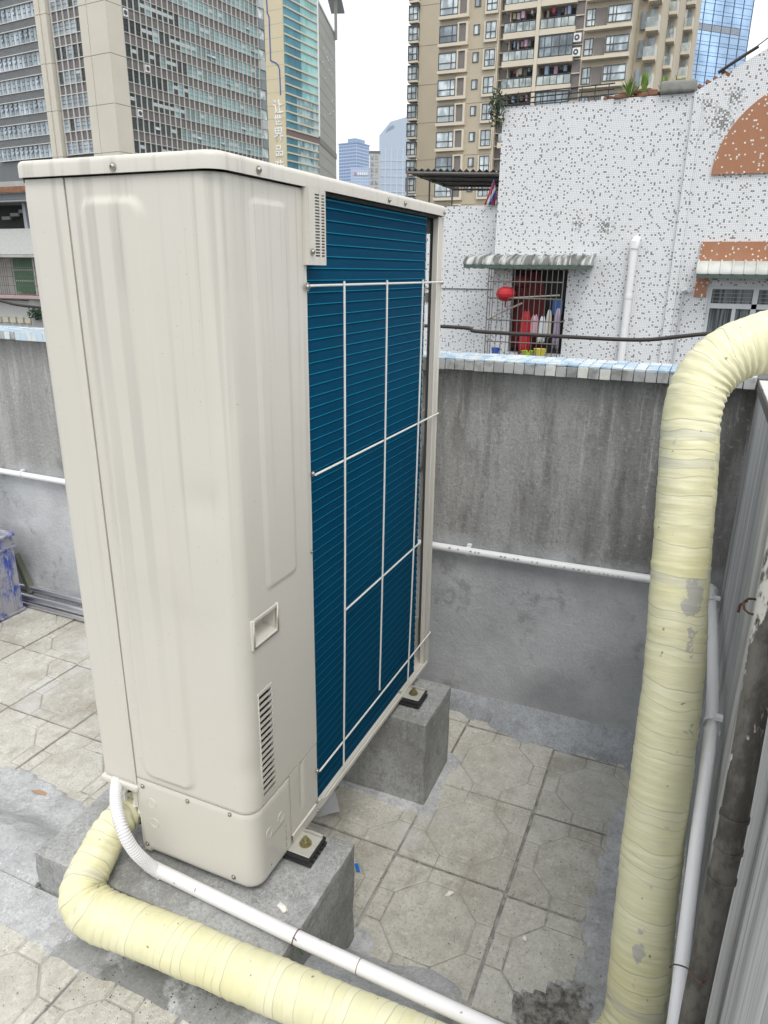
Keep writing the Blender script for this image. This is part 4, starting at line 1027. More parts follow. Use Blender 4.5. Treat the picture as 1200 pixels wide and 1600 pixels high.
m = MB(); m.box((XT + .221, rightY, -26), (XT + 5, 3.33, 4.0)); m.box((XT + .601, 3.331, -26), (XT + 6, 5.6, 2.6)); N_(m, 'house_body', simple('house_concrete', (.35, .34, .32), .9))
m = MB(); m.box((XT - .05, .50, .30), (XT - .001, .61, 4.06)); N_(m, 'pilaster', MOSAIC)
# brown mosaic half disc and band
m = MB(); R0 = .255; cy_, cz_ = -1.02, 3.03; RD = 1.27
pts = [(cy_ + RD * math.cos(a), cz_ + RD * .93 * math.sin(a)) for a in [math.pi * k / 40 for k in range(41)]]
m.prism(pts, 0, XT - .035, XT - .001); N_(m, 'brown_half_disc', MOSAIC2)
m = MB(); m.box((XT - .05, -2.0, 1.86), (XT - .001, .245, 2.145)); 
q = [(.245, 1.38), (.245, 1.86), (-.35, 1.86)] + [(-.35 + .44 * math.sin(a) * 1.0, 1.86 - .40 * (1 - math.cos(a)) * 1.0) for a in [math.pi / 2 * k / 10 for k in range(1, 10)]] + [(.09, 1.38)]
m.prism(q, 0, XT - .05, XT - .001); N_(m, 'brown_band', MOSAIC2)
# room behind caged window
m = MB()
m.box((XT + 1.2, 2.0, .3), (XT + 1.22, 3.2, 2.0)); m.box((XT + .222, 3.021, .3), (XT + 1.2, 3.04, 2.0)); m.box((XT + .222, 2.11, .3), (XT + 1.2, 2.129, 2.0)); m.box((XT + .222, 2.13, 1.801), (XT + 1.2, 3.02, 1.82)); m.box((XT + .222, 2.13, .40), (XT + 1.2, 3.02, .419))
# window recess cut out of the body: shown by a dark lining standing proud inside the opening
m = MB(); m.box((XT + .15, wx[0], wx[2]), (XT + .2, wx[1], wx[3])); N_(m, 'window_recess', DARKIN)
# white framed window
WF = simple('white_frame', (.62, .64, .65), .4); GL = simple('dark_glass', (.055, .07, .075), .08, 0, .4, 3, spec=.8)
def curtainglass():
    m_, t, b = nodes('curtained_glass'); p = pos(t, (1, 26, 1)); f = tnoise(t, p, 1, 3)
    c = mixc(t, ramp(t, f, .4, .62), (.05, .06, .065), (.20, .22, .23)); t.links.new(c, b.inputs['Base Color']); b.inputs['Roughness'].default_value = .12; return m_
CG = curtainglass()
wf = N_(MB().box((XT + .08, w2[0], w2[2]), (XT + .085, w2[1], w2[3])), 'window', CG)
m = MB(); y0, y1, z0, z1 = w2
for a, b in (((y1 - .05, z0), (y1, z1)), ((y0, z0), (y0 + .05, z1)), ((y0 + .05, z1 - .05), (y1 - .05, z1)), ((y0 + .05, z0), (y1 - .05, z0 + .05)), ((y0 + .05, 1.22), (y1 - .05, 1.29)), ((-.615, z0 + .05), (-.545, z1 - .05)), ((-1.2, z0 + .05), (-1.13, z1 - .05))):
    m.box((XT + .03, a[0], a[1]), (XT + .079, b[0], b[1]))
for (a, b) in ((.0, -.42), (-.48, -.54)): pass
for yy in (-.16, -.20): pass
m.box((XT + .036, -.30, z0 + .05), (XT + .078, -.35, 1.22)); m.box((XT + .02, y0, z0 - .05), (XT + .10, y1 + .03, z0 - .0005))
o = link('window_frame', m.mesh('window_frame', WF), wf)
m = MB()
for k in range(4): m.box((XT + .062, y0 + .05, 1.32 + k * .055), (XT + .068, y1 - .05, 1.328 + k * .055))
o = link('window_bars', m.mesh('window_bars', simple('grey_bar', (.3, .3, .3), .5)), wf)
# roof edge of the house: concrete ridge cap, broken brick, flue
m = MB(); m.box((XT - .08, .60, 4.087), (XT + .4, 1.08, 4.25)); CAPM = simple('mossy_concrete', (.24, .24, .22), .9, 0, .5, 9, .6, 30, bdist=.01)
me = m.mesh('roof_cap', CAPM, bevel=.05, bseg=3); N_(me, 'roof_cap', None)
BR = simple('old_brick', (.26, .13, .08), .9, 0, .7, 7); random.seed(21)
bmh = MB().box((0, 0, 0), (.11, .13, .045)).mesh('brick', BR, bevel=.005, bseg=1)
for k in range(9):
    y = 1.10 + .075 * k; z = 4.088 + (.055 if k % 3 == 0 else 0) * 1
    N_(bmh, 'brick', None, loc=(XT + random.uniform(-.05, .1), 1.09 + .075 * k + random.uniform(0, .02), 4.088 + random.uniform(-.01, .015)), rot=(0, R_(random.uniform(-6, 6)), R_(random.uniform(-25, 25))))
    if k % 2 == 0 and k < 5: N_(bmh, 'brick', None, loc=(XT + random.uniform(0, .1), 1.12 + .1 * k, 4.136), rot=(R_(random.uniform(-6, 6)), 0, R_(random.uniform(-35, 35))))
for k in range(4):
    y = .60 - .09 * k; N_(bmh, 'brick', None, loc=(XT + .03 + random.uniform(-.04, .05), y - .12, 4.07 + (.60 - y) * .53 + .03), rot=(R_(28), 0, R_(random.uniform(-12, 12))))
m = MB(); pts = [(XT - .02, 3.33, 4.105), (XT - .02, 2.7, 4.12), (XT - .02, 1.7, 4.14)]
for dz in (0, .07, .14): m.tube([(p[0], p[1], p[2] + dz) for p in pts], .010, 5)
for k in range(9): m.tube([(XT - .02, 3.3 - k * .19, 4.09), (XT - .02, 3.3 - k * .19, 4.27 - .0)], .008, 5)
N_(m, 'roof_edge_rail', simple('black_iron', (.03, .03, .03), .6))
m = MB(); m.tube([(XT - .02, .35, 4.30), (XT - .03, .2, 4.39), (XT - .02, .02, 4.50), (XT - .01, -.1, 4.57)], .022, 6); m.tube([(XT - .02, .02, 4.50), (XT - .01, -.4, 4.80), (XT, -1.2, 5.5)], .008, 5)
tag(link('roof_wire', m.mesh('roof_wire', CABLE)), 'black wire running up the sloping gable edge of the tiled house', 'wire')
LEAF = simple('bright_leaf', (.17, .27, .05), .5, 0, .4, 12)
def tuft(name, label, p, n, h, sp, seed, w=.02):
    random.seed(seed); m = MB()
    for k in range(n):
        a = random.uniform(0, 6.28); l = h * random.uniform(.5, 1); d = Vector((math.cos(a), math.sin(a), 0)) * sp * random.uniform(.2, 1); s_ = Vector((-math.sin(a), math.cos(a), 0)) * w * random.uniform(.6, 1.2)
        b0 = Vector(p) + d * .15; b1 = b0 + d * .5 + Vector((0, 0, l * .6)); b2 = b0 + d * 1.1 + Vector((0, 0, l))
        m.face([b0 - s_ * .5, b0 + s_ * .5, b1 + s_, b1 - s_]); m.face([b1 - s_, b1 + s_, b2])
    m.tube([Vector(p), Vector(p) + Vector((0, 0, h * .7))], .006, 4)
    return tag(link(name, m.mesh(name, LEAF)), label, 'plant')
tuft('roof_plant', 'spiky pale green plant at the left of the row on the tiled house roof', (XT, onx((984, 145), XT).y, 4.10), 46, .26, .22, 1, .012)
tuft('roof_plant', 'tall upright green plant second in the row on the tiled house roof', (XT, onx((1005, 145), XT).y, 4.11), 36, .34, .09, 2, .016)
tuft('roof_plant', 'small yellow-green plant above the middle of the concrete cap', (XT + .45, onx((1037, 130), XT + .45).y, 4.16), 34, .30, .08, 3, .016)
tuft('roof_plant', 'low bright green plant above the right part of the concrete cap', (XT + .45, onx((1061, 130), XT + .45).y, 4.16), 50, .27, .12, 4, .016)
random.seed(9)
def bush(name, label, c, r, n, mat):
    m = MB()
    for k in range(n):
        v_ = Vector((random.gauss(0, 1), random.gauss(0, 1), random.gauss(0, 1))).normalized() * random.random() ** .4; p = Vector(c) + Vector((v_.x * r[0], v_.y * r[1], v_.z * r[2]))
        a = Vector((random.uniform(-1, 1), random.uniform(-1, 1), random.uniform(-1, 1))).normalized() * .035; b = a.orthogonal().normalized() * .02
        m.face([p - a, p + b, p + a, p - b])
    m.tube([Vector(c) - Vector((0, 0, r[2])), c], .01, 4)
    return tag(link(name, m.mesh(name, mat)), label, 'plant')
bush('roof_plant', 'dark leafy creeper at the top left corner of the speckled mosaic wall', (XT - .05, 3.42, 4.08), (.12, .14, .30), 260, simple('dark_leaf', (.03, .055, .02), .6))

# drain pipes on the tiled wall
m = MB(); m.tube([(XT - .07, 1.178, -2), (XT - .07, 1.172, 2.07)], .056, 14); m.tube([(XT - .07, 1.172, 1.33), (XT - .07, 1.172, 1.39)], .063, 14)
m.tube([(XT - .075, 1.172, 2.05), (XT - .075, 1.165, 2.13), (XT - .02, 1.15, 2.19)], [.066, .072, .06], 14)
tag(link('drain_pipe', m.mesh('drain_pipe', PVC, True)), 'upright white drain pipe on the speckled mosaic wall', 'pipe')
m = MB(); m.tube([(XT - .03, .415, -1), (XT - .03, .40, 1.38), (XT - .045, .37, 1.46)], .014, 8); m.tube([(XT - .05, .42, 1.455), (XT - .05, .36, 1.475), (XT - .05, .30, 1.44)], .032, 8)
tag(link('vent_pipe', m.mesh('vent_pipe', simple('grey_plastic', (.55, .55, .56), .5), True)), 'thin grey vent pipe with a small cap left of the white framed window', 'pipe')
# curved ribbed awnings
def m_awn():
    m_, t, b = nodes('weathered_awning'); p = pos(t); c = mixc(t, ramp(t, tnoise(t, pos(t, (1, 5, 1)), 1.6, 4), .42, .56), (.46, .48, .46), (.12, .12, .115))
    c = mixc(t, math_(t, 'MULTIPLY', ramp(t, tnoise(t, p, 9, 4), .5, .8), .5), c, (.2, .2, .19)); t.links.new(c, b.inputs['Base Color']); b.inputs['Roughness'].default_value = .6; return m_
AW = m_awn(); AG = simple('green_edge', (.07, .10, .085), .7, 0, .4, 9); AWP = simple('pale_awning', (.50, .51, .48), .6, 0, .35, 5)
def awning(label, y0, y1, zt, zb, dep, n, mat, x=XT):
    aw = thing('awning', label, 'awning', (x, (y0 + y1) / 2, zb)); m = MB(); K = 10
    arc = [(x - .004 - dep * math.sin(math.pi / 2 * k / K), zb + (zt - zb) * math.cos(math.pi / 2 * k / K)) for k in range(K + 1)]
    for k in range(K):
        (xa, za), (xb, zb_) = arc[k], arc[k + 1]; m.face([(xa, y0, za), (xb, y0, zb_), (xb, y1, zb_), (xa, y1, za)]); m.face([(xa + .0, y0, za - .006), (xb + .004, y0, zb_ - .004), (xb + .004, y1, zb_ - .004), (xa, y1, za - .006)])
    for y in (y0, y1):
        m.face([(px_, y, pz_) for px_, pz_ in arc] + [(x - .004, y, zb)])
    P_(aw, m.mesh('awning_sheet', mat, True), 'awning_sheet')
    for i in range(n + 1):
        y = y0 + (y1 - y0) * i / n; m = MB(); m.tube([(px_, y, pz_ + .006) for px_, pz_ in arc], .017, 5); P_(aw, m.mesh('awning_rib', mat, True), 'awning_rib')
    m = MB(); nn = 60; pz = []
    for i in range(nn):
        ya, yb = y0 + (y1 - y0) * i / nn, y0 + (y1 - y0) * (i + 1) / nn; s1 = .045 + .018 * abs(math.sin(i * .9)); s2 = .045 + .018 * abs(math.sin((i + 1) * .9))
        m.face([(x - dep - .006, ya, zb + .004), (x - dep - .006, yb, zb + .004), (x - dep - .006, yb, zb - s2), (x - dep - .006, ya, zb - s1)])
    P_(aw, m.mesh('awning_valance', AG), 'awning_valance'); return aw
awning('curved ribbed awning streaked black, over the caged window of the tiled house', 1.74, 3.72, 1.955, 1.80, .42, 13, AW)
awning('curved pale ribbed awning over the white framed window', -1.9, .245, 1.885, 1.70, .38, 14, AWP)
# window cage
cg_ = thing('window_cage', 'rusty iron burglar cage over the dark window of the tiled house', 'window cage', (XT - .2, 2.7, .4))
m = MB(); X0, ya, yb = XT - .40, 2.12, 3.30
IR = simple('worn_iron', (.16, .15, .14), .6, .3)
for k in range(15): y = ya + (yb - ya) * k / 14; m.tube([(X0, y, .3), (X0, y, 1.74)], .009 if k in (0, 14) else .006, 4)
for z in (.34, .62, .96, 1.30, 1.55, 1.74): m.tube([(X0, ya, z), (X0, yb, z)], .010, 4)
for z in (.34, .96, 1.74):
    m.tube([(X0, yb, z), (XT + .38, yb, z)], .010, 4); m.tube([(X0, ya, z), (XT, ya, z)], .010, 4)
for k in range(1, 5): m.tube([(X0 + .15 * k, yb, .3), (X0 + .15 * k, yb, 1.74)], .006, 4)
P_(cg_, m.mesh('cage_bars', IR), 'cage_bars')
m = MB(); m.tube([(X0 + .08, ya + .05, 1.36), (X0 + .08, yb - .35, 1.30)], .014, 6); m.tube([(X0 + .05, yb - .02, .98), (X0 + .3, yb - .5, 1.22)], .016, 6); P_(cg_, m.mesh('drying_pole', simple('pole', (.35, .33, .3), .5)), 'drying_pole')
def lantern(label, c, r, mat):
    lt = thing('red_lantern', label, 'lantern', c); m = MB(); n = 16
    for k in range(9):
        a = math.pi * k / 8
        for j in range(n): b = 2 * math.pi * j / n; rr_ = r * (math.sin(a) * (1 + .06 * (j % 2)) + .12); m.v.append((c[0] + rr_ * math.cos(b), c[1] + rr_ * math.sin(b), c[2] + r * .85 * math.cos(a)))
    for k in range(8):
        for j in range(n): m.f.append((k * n + j, k * n + (j + 1) % n, (k + 1) * n + (j + 1) % n, (k + 1) * n + j)); m.m.append(0)
    P_(lt, m.mesh('lantern_body', mat), 'lantern_body'); m = MB(); m.tube([(c[0], c[1], c[2] - r * .8), (c[0], c[1], c[2] - r * 1.5)], .012, 5); P_(lt, m.mesh('tassel', mat), 'tassel'); m = MB(); m.tube([(c[0], c[1], c[2] + r * .8), (c[0], c[1], c[2] + r * 1.6)], .004, 4); P_(lt, m.mesh('cord', mat), 'cord')
REDM = simple('red_cloth', (.42, .012, .02), .6)
lantern('round red lantern hanging at the left of the window cage', (XT - .30, 3.03, 1.36), .135, REDM)
lantern('dark red lantern hanging deeper under the awning', (XT + .02, 2.86, 1.56), .12, simple('dark_red_cloth', (.12, .008, .01), .7))
def cloth(label, name, cat, y0, y1, z0, z1, mat, x=XT - .18):
    m = MB(); n = 8; K = 5
    for k in range(K + 1):
        for j in range(n + 1):
            u, v_ = j / n, k / K; w = 1 - .25 * (1 - v_) ** 2 * abs(u - .5) * 2; yy = (y0 + y1) / 2 + (u - .5) * (y1 - y0) * (w if v_ > .1 else .5); m.v.append((x + .025 * math.sin(u * 9 + y0 * 7) * (.4 + v_), yy, z1 + (z0 - z1) * v_ + .015 * math.sin(u * 12)))
    for k in range(K):
        for j in range(n): a = k * (n + 1) + j; m.f.append((a, a + 1, a + n + 2, a + n + 1)); m.m.append(0)
    me = m.mesh(name, mat, True); o = link(name, me); md = o.modifiers.new('thickness', 'SOLIDIFY'); md.thickness = .012; return tag(o, label, cat)
cloth('long red garment hanging in the caged window', 'hanging_garment', 'clothes', 2.62, 2.80, .42, 1.10, REDM)
cloth('pale pink garment hanging beside the red one in the cage', 'hanging_garment', 'clothes', 2.50, 2.63, .72, 1.04, simple('pink_cloth', (.62, .42, .48), .8), XT - .2)
cloth('white garment hanging in the middle of the caged window', 'hanging_garment', 'clothes', 2.37, 2.50, .62, 1.02, simple('white_cloth', (.68, .72, .74), .8))
cloth('cream garment hanging right of the white one in the cage', 'hanging_garment', 'clothes', 2.28, 2.38, .70, 1.12, simple('cream_cloth', (.62, .60, .55), .8), XT - .2)
cloth('lilac garment hanging at the right edge of the caged window', 'hanging_garment', 'clothes', 2.14, 2.24, .55, 1.15, simple('lilac_cloth', (.38, .32, .42), .8), XT - .22)
cloth('dark red curtain behind the laundry inside the window cage', 'dark_curtain', 'curtain', 2.45, 3.0, .5, 1.72, simple('dark_red_curtain', (.10, .006, .008), .8), XT + .06)
m = MB(); m.box((XT - .02, 2.17, 1.05), (XT + .02, 2.33, 1.28)); tag(link('blue_board', m.mesh('blue_board', simple('blue_board', (.03, .10, .28), .5), bevel=.01)), 'dark blue board at the upper right inside the cage', 'board')
for (y, z, c, nm, r) in ((2.62, .42, (.45, .62, .05), 'lime green basin standing low in the window cage', .10), (2.42, .46, (.70, .62, .10), 'yellow basin standing right of the lime one in the cage', .10), (3.16, .44, (.04, .12, .5), 'small blue tub at the left foot of the window cage', .07)):
    m = MB(); n = 14
    for rr_, h in ((r * .7, 0), (r, .14), (r * 1.08, .145), (r * .92, .13), (r * .65, .02)):
        for j in range(n): b = 2 * math.pi * j / n; m.v.append((XT - .25 + rr_ * math.cos(b), y + rr_ * math.sin(b), z + h - .08))
    for k in range(4):
        for j in range(n): m.f.append((k * n + j, k * n + (j + 1) % n, (k + 1) * n + (j + 1) % n, (k + 1) * n + j)); m.m.append(0)
    tag(link('plastic_basin', m.mesh('plastic_basin', simple('basin', c, .4), True)), nm, 'basin')
m = MB(); m.box((XT - .38, 2.13, .30), (XT - .001, 3.28, .335)); P_(cg_, m.mesh('cage_floor', IR), 'cage_floor')

# corrugated canopy on the set back roof
sh = thing('roof_canopy', 'dark corrugated canopy on thin posts above the lower tiled wall', 'canopy', (13.5, 4.4, 2.6))
XS0, XS1, YS0, YS1 = 12.6, 14.6, 3.40, 5.35
p0 = onx((637, 266), 13.6); p1 = onx((782, 264), 13.6)
m = MB(); n = 64
def sheetz(x): return 3.42 + (x - 12.7) * .0
f0, f1, b0, b1 = onx((637, 265), 12.75), onx((800, 267), 12.75), onx((707, 292), 15.4), onx((792, 292), 15.4)
for i in range(n + 1):
    u = i / n
    for q, (a, b) in enumerate(((f0, f1), (b0, b1))):
        p = a.lerp(b, u); m.v.append((p.x, p.y, p.z + .025 * math.sin(i * math.pi / 2 * 1.0)))
for i in range(n): m.f.append((2 * i, 2 * i + 2, 2 * i + 3, 2 * i + 1)); m.m.append(0)
P_(sh, m.mesh('corrugated_sheet', simple('dark_sheet', (.045, .055, .055), .6, 0, .4, 4)), 'corrugated_sheet')
for k in range(5):
    a = f0.lerp(b0, k / 4); b = f1.lerp(b1, k / 4); m = MB(); m.tube([a - Vector((0, 0, .05)), b - Vector((0, 0, .05))], .022, 4); P_(sh, m.mesh('canopy_rafter', IR), 'canopy_rafter')
m = MB(); m.tube([f0 - Vector((0, 0, .03)), b0 - Vector((0, 0, .03))], .028, 4); P_(sh, m.mesh('canopy_edge', IR), 'canopy_edge')
for a in (f0.lerp(f1, .0), f0.lerp(b0, .45), f0.lerp(f1, .98), b0):
    m = MB(); m.tube([(a.x, a.y, 2.6), (a.x, a.y, a.z - .04)], .018, 5); P_(sh, m.mesh('canopy_post', IR), 'canopy_post')
def m_tarp():
    m_, t, b = nodes('striped_tarp'); p = pos(t); x, y, z = sep(t, p); s = math_(t, 'FRACT', math_(t, 'MULTIPLY', math_(t, 'ADD', y, math_(t, 'MULTIPLY', z, .45)), 7))
    c = mixc(t, math_(t, 'LESS_THAN', s, .36), (.05, .09, .30), (.40, .05, .07)); c = mixc(t, math_(t, 'GREATER_THAN', s, .70), c, (.60, .62, .68)); t.links.new(c, b.inputs['Base Color']); return m_
a = onx((772, 280), 12.39); b = onx((757, 320), 12.36); c = onx((779, 321), 12.36)
m = MB(); K, n = 6, 10
for k in range(K + 1):
    for j in range(n + 1):
        p = a.lerp(b.lerp(c, j / n), k / K); p.x += .04 * math.sin(j * 1.9) * (k / K) - .02; m.v.append(tuple(p))
for k in range(K):
    for j in range(n): q = k * (n + 1) + j; m.f.append((q, q + 1, q + n + 2, q + n + 1)); m.m.append(0)
o = link('striped_tarp', m.mesh('striped_tarp', m_tarp(), True)); o.modifiers.new('t', 'SOLIDIFY').thickness = .01; tag(o, 'red, white and blue striped tarp hanging at the end of the dark canopy', 'tarp')

# ================================================================ LOW HOUSE AT THE LEFT EDGE
lh = thing('old_house', 'run-down pale house with rusty eave and green door left of the outdoor unit', 'building', (11, 12.8, -26))
def LH(m, name, mat): o = link(name, m.mesh(name, mat), lh); o.location = -lh.location; return o
CONC = simple('weathered_render', (.42, .42, .40), .85, 0, .35, 3, .3, 30); PALE = simple('pale_pebble_render', (.60, .60, .58), .9, 0, .25, 25, .4, 60)
LH(MB().box((11.6, 11.0, -26), (16, 15.5, 2.38)), 'house_body', CONC)
LH(MB().box((11.0, 11.5, 1.92), (11.15, 15.5, 2.40)), 'parapet', PALE)
LH(MB().box((11.25, 11.3, 2.40), (11.3, 15.5, 2.86)), 'dark_opening', DARKIN)
LH(MB().box((11.0, 11.5, 1.86), (11.2, 15.5, 1.915)), 'parapet_edge', CONC)
LH(MB().box((11.0, 12.60, 2.401), (11.08, 12.68, 2.87)), 'opening_post', simple('blue_grey_metal', (.42, .45, .48), .5))
for k in range(3): LH(MB().box((11.12, 12.7 + .25 * k, 2.70 - .06 * k), (11.16, 12.93 + .25 * k, 2.76 - .06 * k)), 'hanging_cloth', simple('dull_cloth', (.25, .24, .24), .8))
LH(MB().box((10.75, 11.2, 2.87), (11.6, 15.5, 2.90)), 'roof_sheet', simple('grey_sheet', (.28, .30, .31), .6))
RUST = simple('rusty_edge', (.26, .12, .07), .8, 0, .9, 14)
LH(MB().box((10.70, 11.2, 3.03), (10.74, 15.5, 3.13)), 'rusty_eave', RUST); LH(MB().box((10.78, 11.2, 2.91), (11.6, 15.5, 3.02)), 'eave_board', simple('eave_grey', (.22, .23, .25), .7)); LH(MB().box((10.70, 11.2, 3.131), (11.7, 15.5, 3.22)), 'roof_edge', CONC)
GD = simple('green_door', (.03, .17, .06), .5)
LH(MB().box((11.5, 13.20, 1.17), (11.56, 13.75, 1.85)), 'green_door', GD)
for z in (1.38, 1.60): LH(MB().box((11.48, 13.20, z), (11.498, 13.75, z + .03)), 'door_bar', CONC)
LH(MB().box((11.5, 13.02, 1.1), (11.58, 13.19, 1.85)), 'door_post', PALE); LH(MB().box((11.3, 12.55, 1.13), (11.38, 12.62, 1.85)), 'white_pipe', PVC)
m = MB()
for k in range(13): y = 12.62 + .06 * k; m.box((11.1, y, 1.1), (11.108, y + .008, 1.86))
for z in (1.12, 1.30, 1.48, 1.66, 1.84): m.box((11.1, 12.6, z), (11.108, 14, z + .01))
for k in range(10): y = 13.5 + .06 * k; m.box((11.1, y, 1.1), (11.108, y + .008, 1.86))
LH(m, 'window_cage', IR)
LH(MB().box((10.9, 11.5, 1.06), (11.5, 15.5, 1.11)), 'ledge', simple('pinkish_ledge', (.45, .33, .32), .8))
LH(MB().box((11.2, 11.5, .2), (11.6, 15.5, 1.0)), 'lower_wall', PALE)
for k in range(7): LH(MB().box((11.12, 12.6 + .22 * k, .55), (11.19, 12.76 + .22 * k, .66)), 'wall_block', simple('cream_block', (.55, .52, .42), .7))
LH(MB().box((11.0, 12.55, -2), (11.19, 12.86, 1.05)), 'grey_pier', CONC)
random.seed(31); bush('garden_plant', 'dark green bush at the foot of the run-down house on the left', (10.9, 12.62, .78), (.1, .2, .14), 200, simple('deep_leaf', (.03, .07, .035), .6))

# ================================================================ TALL BUILDINGS
GND = -26
def glass(name, a, b, sc, rough=.08, spec=1.0, stripe=None):
    m, t, bs = nodes(name); oi = t.nodes.new('ShaderNodeObjectInfo'); p = pos(t)
    c = mixc(t, oi.outputs['Random'], a, b); f = tnoise(t, pos(t, (1, 1, .6)), sc, 3); c = mixc(t, ramp(t, f, .4, .65), c, tuple(x * 1.5 + .01 for x in b))
    t.links.new(c, bs.inputs['Base Color']); bs.inputs['Roughness'].default_value = rough; bs.inputs['Specular IOR Level'].default_value = spec; return m
def frame_matrix(P, d):      # local x along facade, local y inward (away from viewer side), z up
    n = Vector((-d.y, d.x, 0)); return Matrix(((d.x, n.x, 0, P.x), (d.y, n.y, 0, P.y), (0, 0, 1, 0), (0, 0, 0, 1)))
def hd(az): return Vector((math.cos(R_(az)), math.sin(R_(az)), 0))
class Bld:
    def __init__(s, name, label, P, az, cat='building', extra=None):
        s.root = thing(name, label, cat, (P[0], P[1], GND), rot=(0, 0, R_(az)))
    def add(s, mb, name, mats, loc=(0, 0, 0), rotz=0, parent=None, **k):
        me = mb if isinstance(mb, bpy.types.Mesh) else mb.mesh(name, mats, **k)
        o = link(name, me, parent or s.root, (loc[0], loc[1], loc[2] - (GND if parent is None else 0)), (0, 0, rotz)); return o
CREAM = simple('cream_stone', (.62, .58, .49), .7, 0, .08, .25); CREAMB = simple('beige_render', (.50, .435, .325), .8, 0, .10, .4)
MULL = simple('pale_mullion', (.60, .58, .545), .5, 0, .08, .3); SPAN = simple('taupe_spandrel', (.13, .12, .118), .4, 0, .2, .6); SPAN2 = simple('slate_spandrel', (.13, .138, .145), .45, 0, .25, .5)
FR = simple('dark_frame', (.05, .055, .06), .4)
# --- tower A: local x = right face, local -y side faces the viewer; left face runs along local +y
TA = Bld('office_tower', 'grey gridded office tower with cream corner pillar, left of the sky gap', (77.45, 70.9), -5.93)
G_DK = glass('tower_glass_dark', (.006, .014, .014), (.02, .035, .035), .35, .2, .4); G_TL = glass('tower_glass_teal', (.09, .19, .20), (.17, .30, .31), .3, .12); G_BL = glass('tower_glass_blue', (.12, .16, .20), (.24, .30, .34), .5)
BLIND = simple('pale_blind', (.48, .55, .56), .4)
FH = 2.695; Z0 = 26.41 - FH * 5; NR = 11
TA.add(MB().box((0.35, .35, GND), (28.6, 30, Z0 + NR * FH + 8)), 'tower_body', SPAN2)
CW = .967; NC = 27; XG = 2.42
def wmesh(name, gm, mode, w=CW, h=1.53):
    m = MB(); m.box((.05, .12, .05), (w - .05, .16, h - .05), 0)
    for z in (h * .34, h * .66): m.box((.05, .10, z - .02), (w - .05, .119, z + .02), 1)
    if mode == 'blind': m.box((.06, .085, h * .45), (w - .06, .099, h * .72), 2)
    if mode == 'open':
        m.v += [(.08, .10, h * .62), (w - .08, .10, h * .62), (w - .08, -.12, h * .38), (.08, -.12, h * .38)]; q = len(m.v); m.f.append((q - 4, q - 3, q - 2, q - 1)); m.m.append(3)
    return m.mesh(name, [gm, FR, BLIND, G_BL])
wm = {('d', 'p'): wmesh('w', G_DK, ''), ('d', 'b'): wmesh('w', G_DK, 'blind'), ('d', 'o'): wmesh('w', G_DK, 'open'), ('t', 'p'): wmesh('w', G_TL, ''), ('t', 'b'): wmesh('w', G_TL, 'blind'), ('t', 'o'): wmesh('w', G_TL, 'open')}
SPM = MB().box((.05, .10, .04), (CW - .05, .16, 1.165 - .04)).mesh('spandrel_panel', SPAN)
random.seed(41)
vent = {(0, 8), (3, 5), (1, 3)}
NROW = 9; R0 = 1
for r in range(R0, R0 + NROW):
    z = Z0 + r * FH; runb = {}
    for c in range(NC):
        tq = 't' if c > 9 + random.randint(-1, 1) or (r + c) % 11 == 0 else 'd'; md = random.choices('pbo', (.72, .2, .08))[0]
        if r in (6, 7, 3) and 4 * ((r * 3) % 4) <= c < 4 * ((r * 3) % 4) + 5: md = 'b'
        TA.add(wm[(tq, md)], 'window', None, (XG + c * CW, 0, z))
        TA.add(SPM, 'spandrel_panel', None, (XG + c * CW, 0, z + 1.53))
m = MB()
zlo, zhi = Z0 + R0 * FH, Z0 + (R0 + NROW) * FH
for c in range(NC + 1): m.box((XG + c * CW - .04, -.06, zlo), (XG + c * CW + .04, .12, zhi + 4))
for r in range(R0, R0 + NROW + 1):
    m.box((XG, -.03, Z0 + r * FH - .035), (XG + NC * CW, .11, Z0 + r * FH + .035)); m.box((XG, -.03, Z0 + r * FH + 1.495), (XG + NC * CW, .11, Z0 + r * FH + 1.565))
TA.add(m, 'mullion_grid', MULL)
for (c, r) in ((0, 6), (3, 4), (1, 1 + 1)):
    m = MB(); m.box((.15, -.12, .12), (CW - .15, .09, .95)); m.tube([(CW / 2, -.13, .53), (CW / 2, -.1, .53)], .28, 12, 1); TA.add(m, 'air_conditioner', [PVC, FR], (XG + c * CW, 0, Z0 + r * FH + 1.53))
# corner pillar with joints every two floors
zj = [31.6 - 5.39 * k for k in range(-2, 11)]
for k in range(len(zj) - 1):
    zt_, zb_ = zj[k], zj[k + 1]
    m = MB(); m.box((-.30, -.30, zb_ + .03), (2.15, .30, zt_ - .03)); m.box((-.30, .30, zb_ + .03), (.3, 2.95, zt_ - .03)); m.box((-.30, 3.03, zb_ + .03), (.3, 4.45, zt_ - .03)); TA.add(m, 'pillar_block', CREAM)
m = MB(); m.box((-.22, -.22, GND), (2.1, .3, 45)); m.box((-.22, .3, GND), (.2, 4.4, 45)); TA.add(m, 'pillar_core', simple('joint_shadow', (.22, .20, .17), .8))
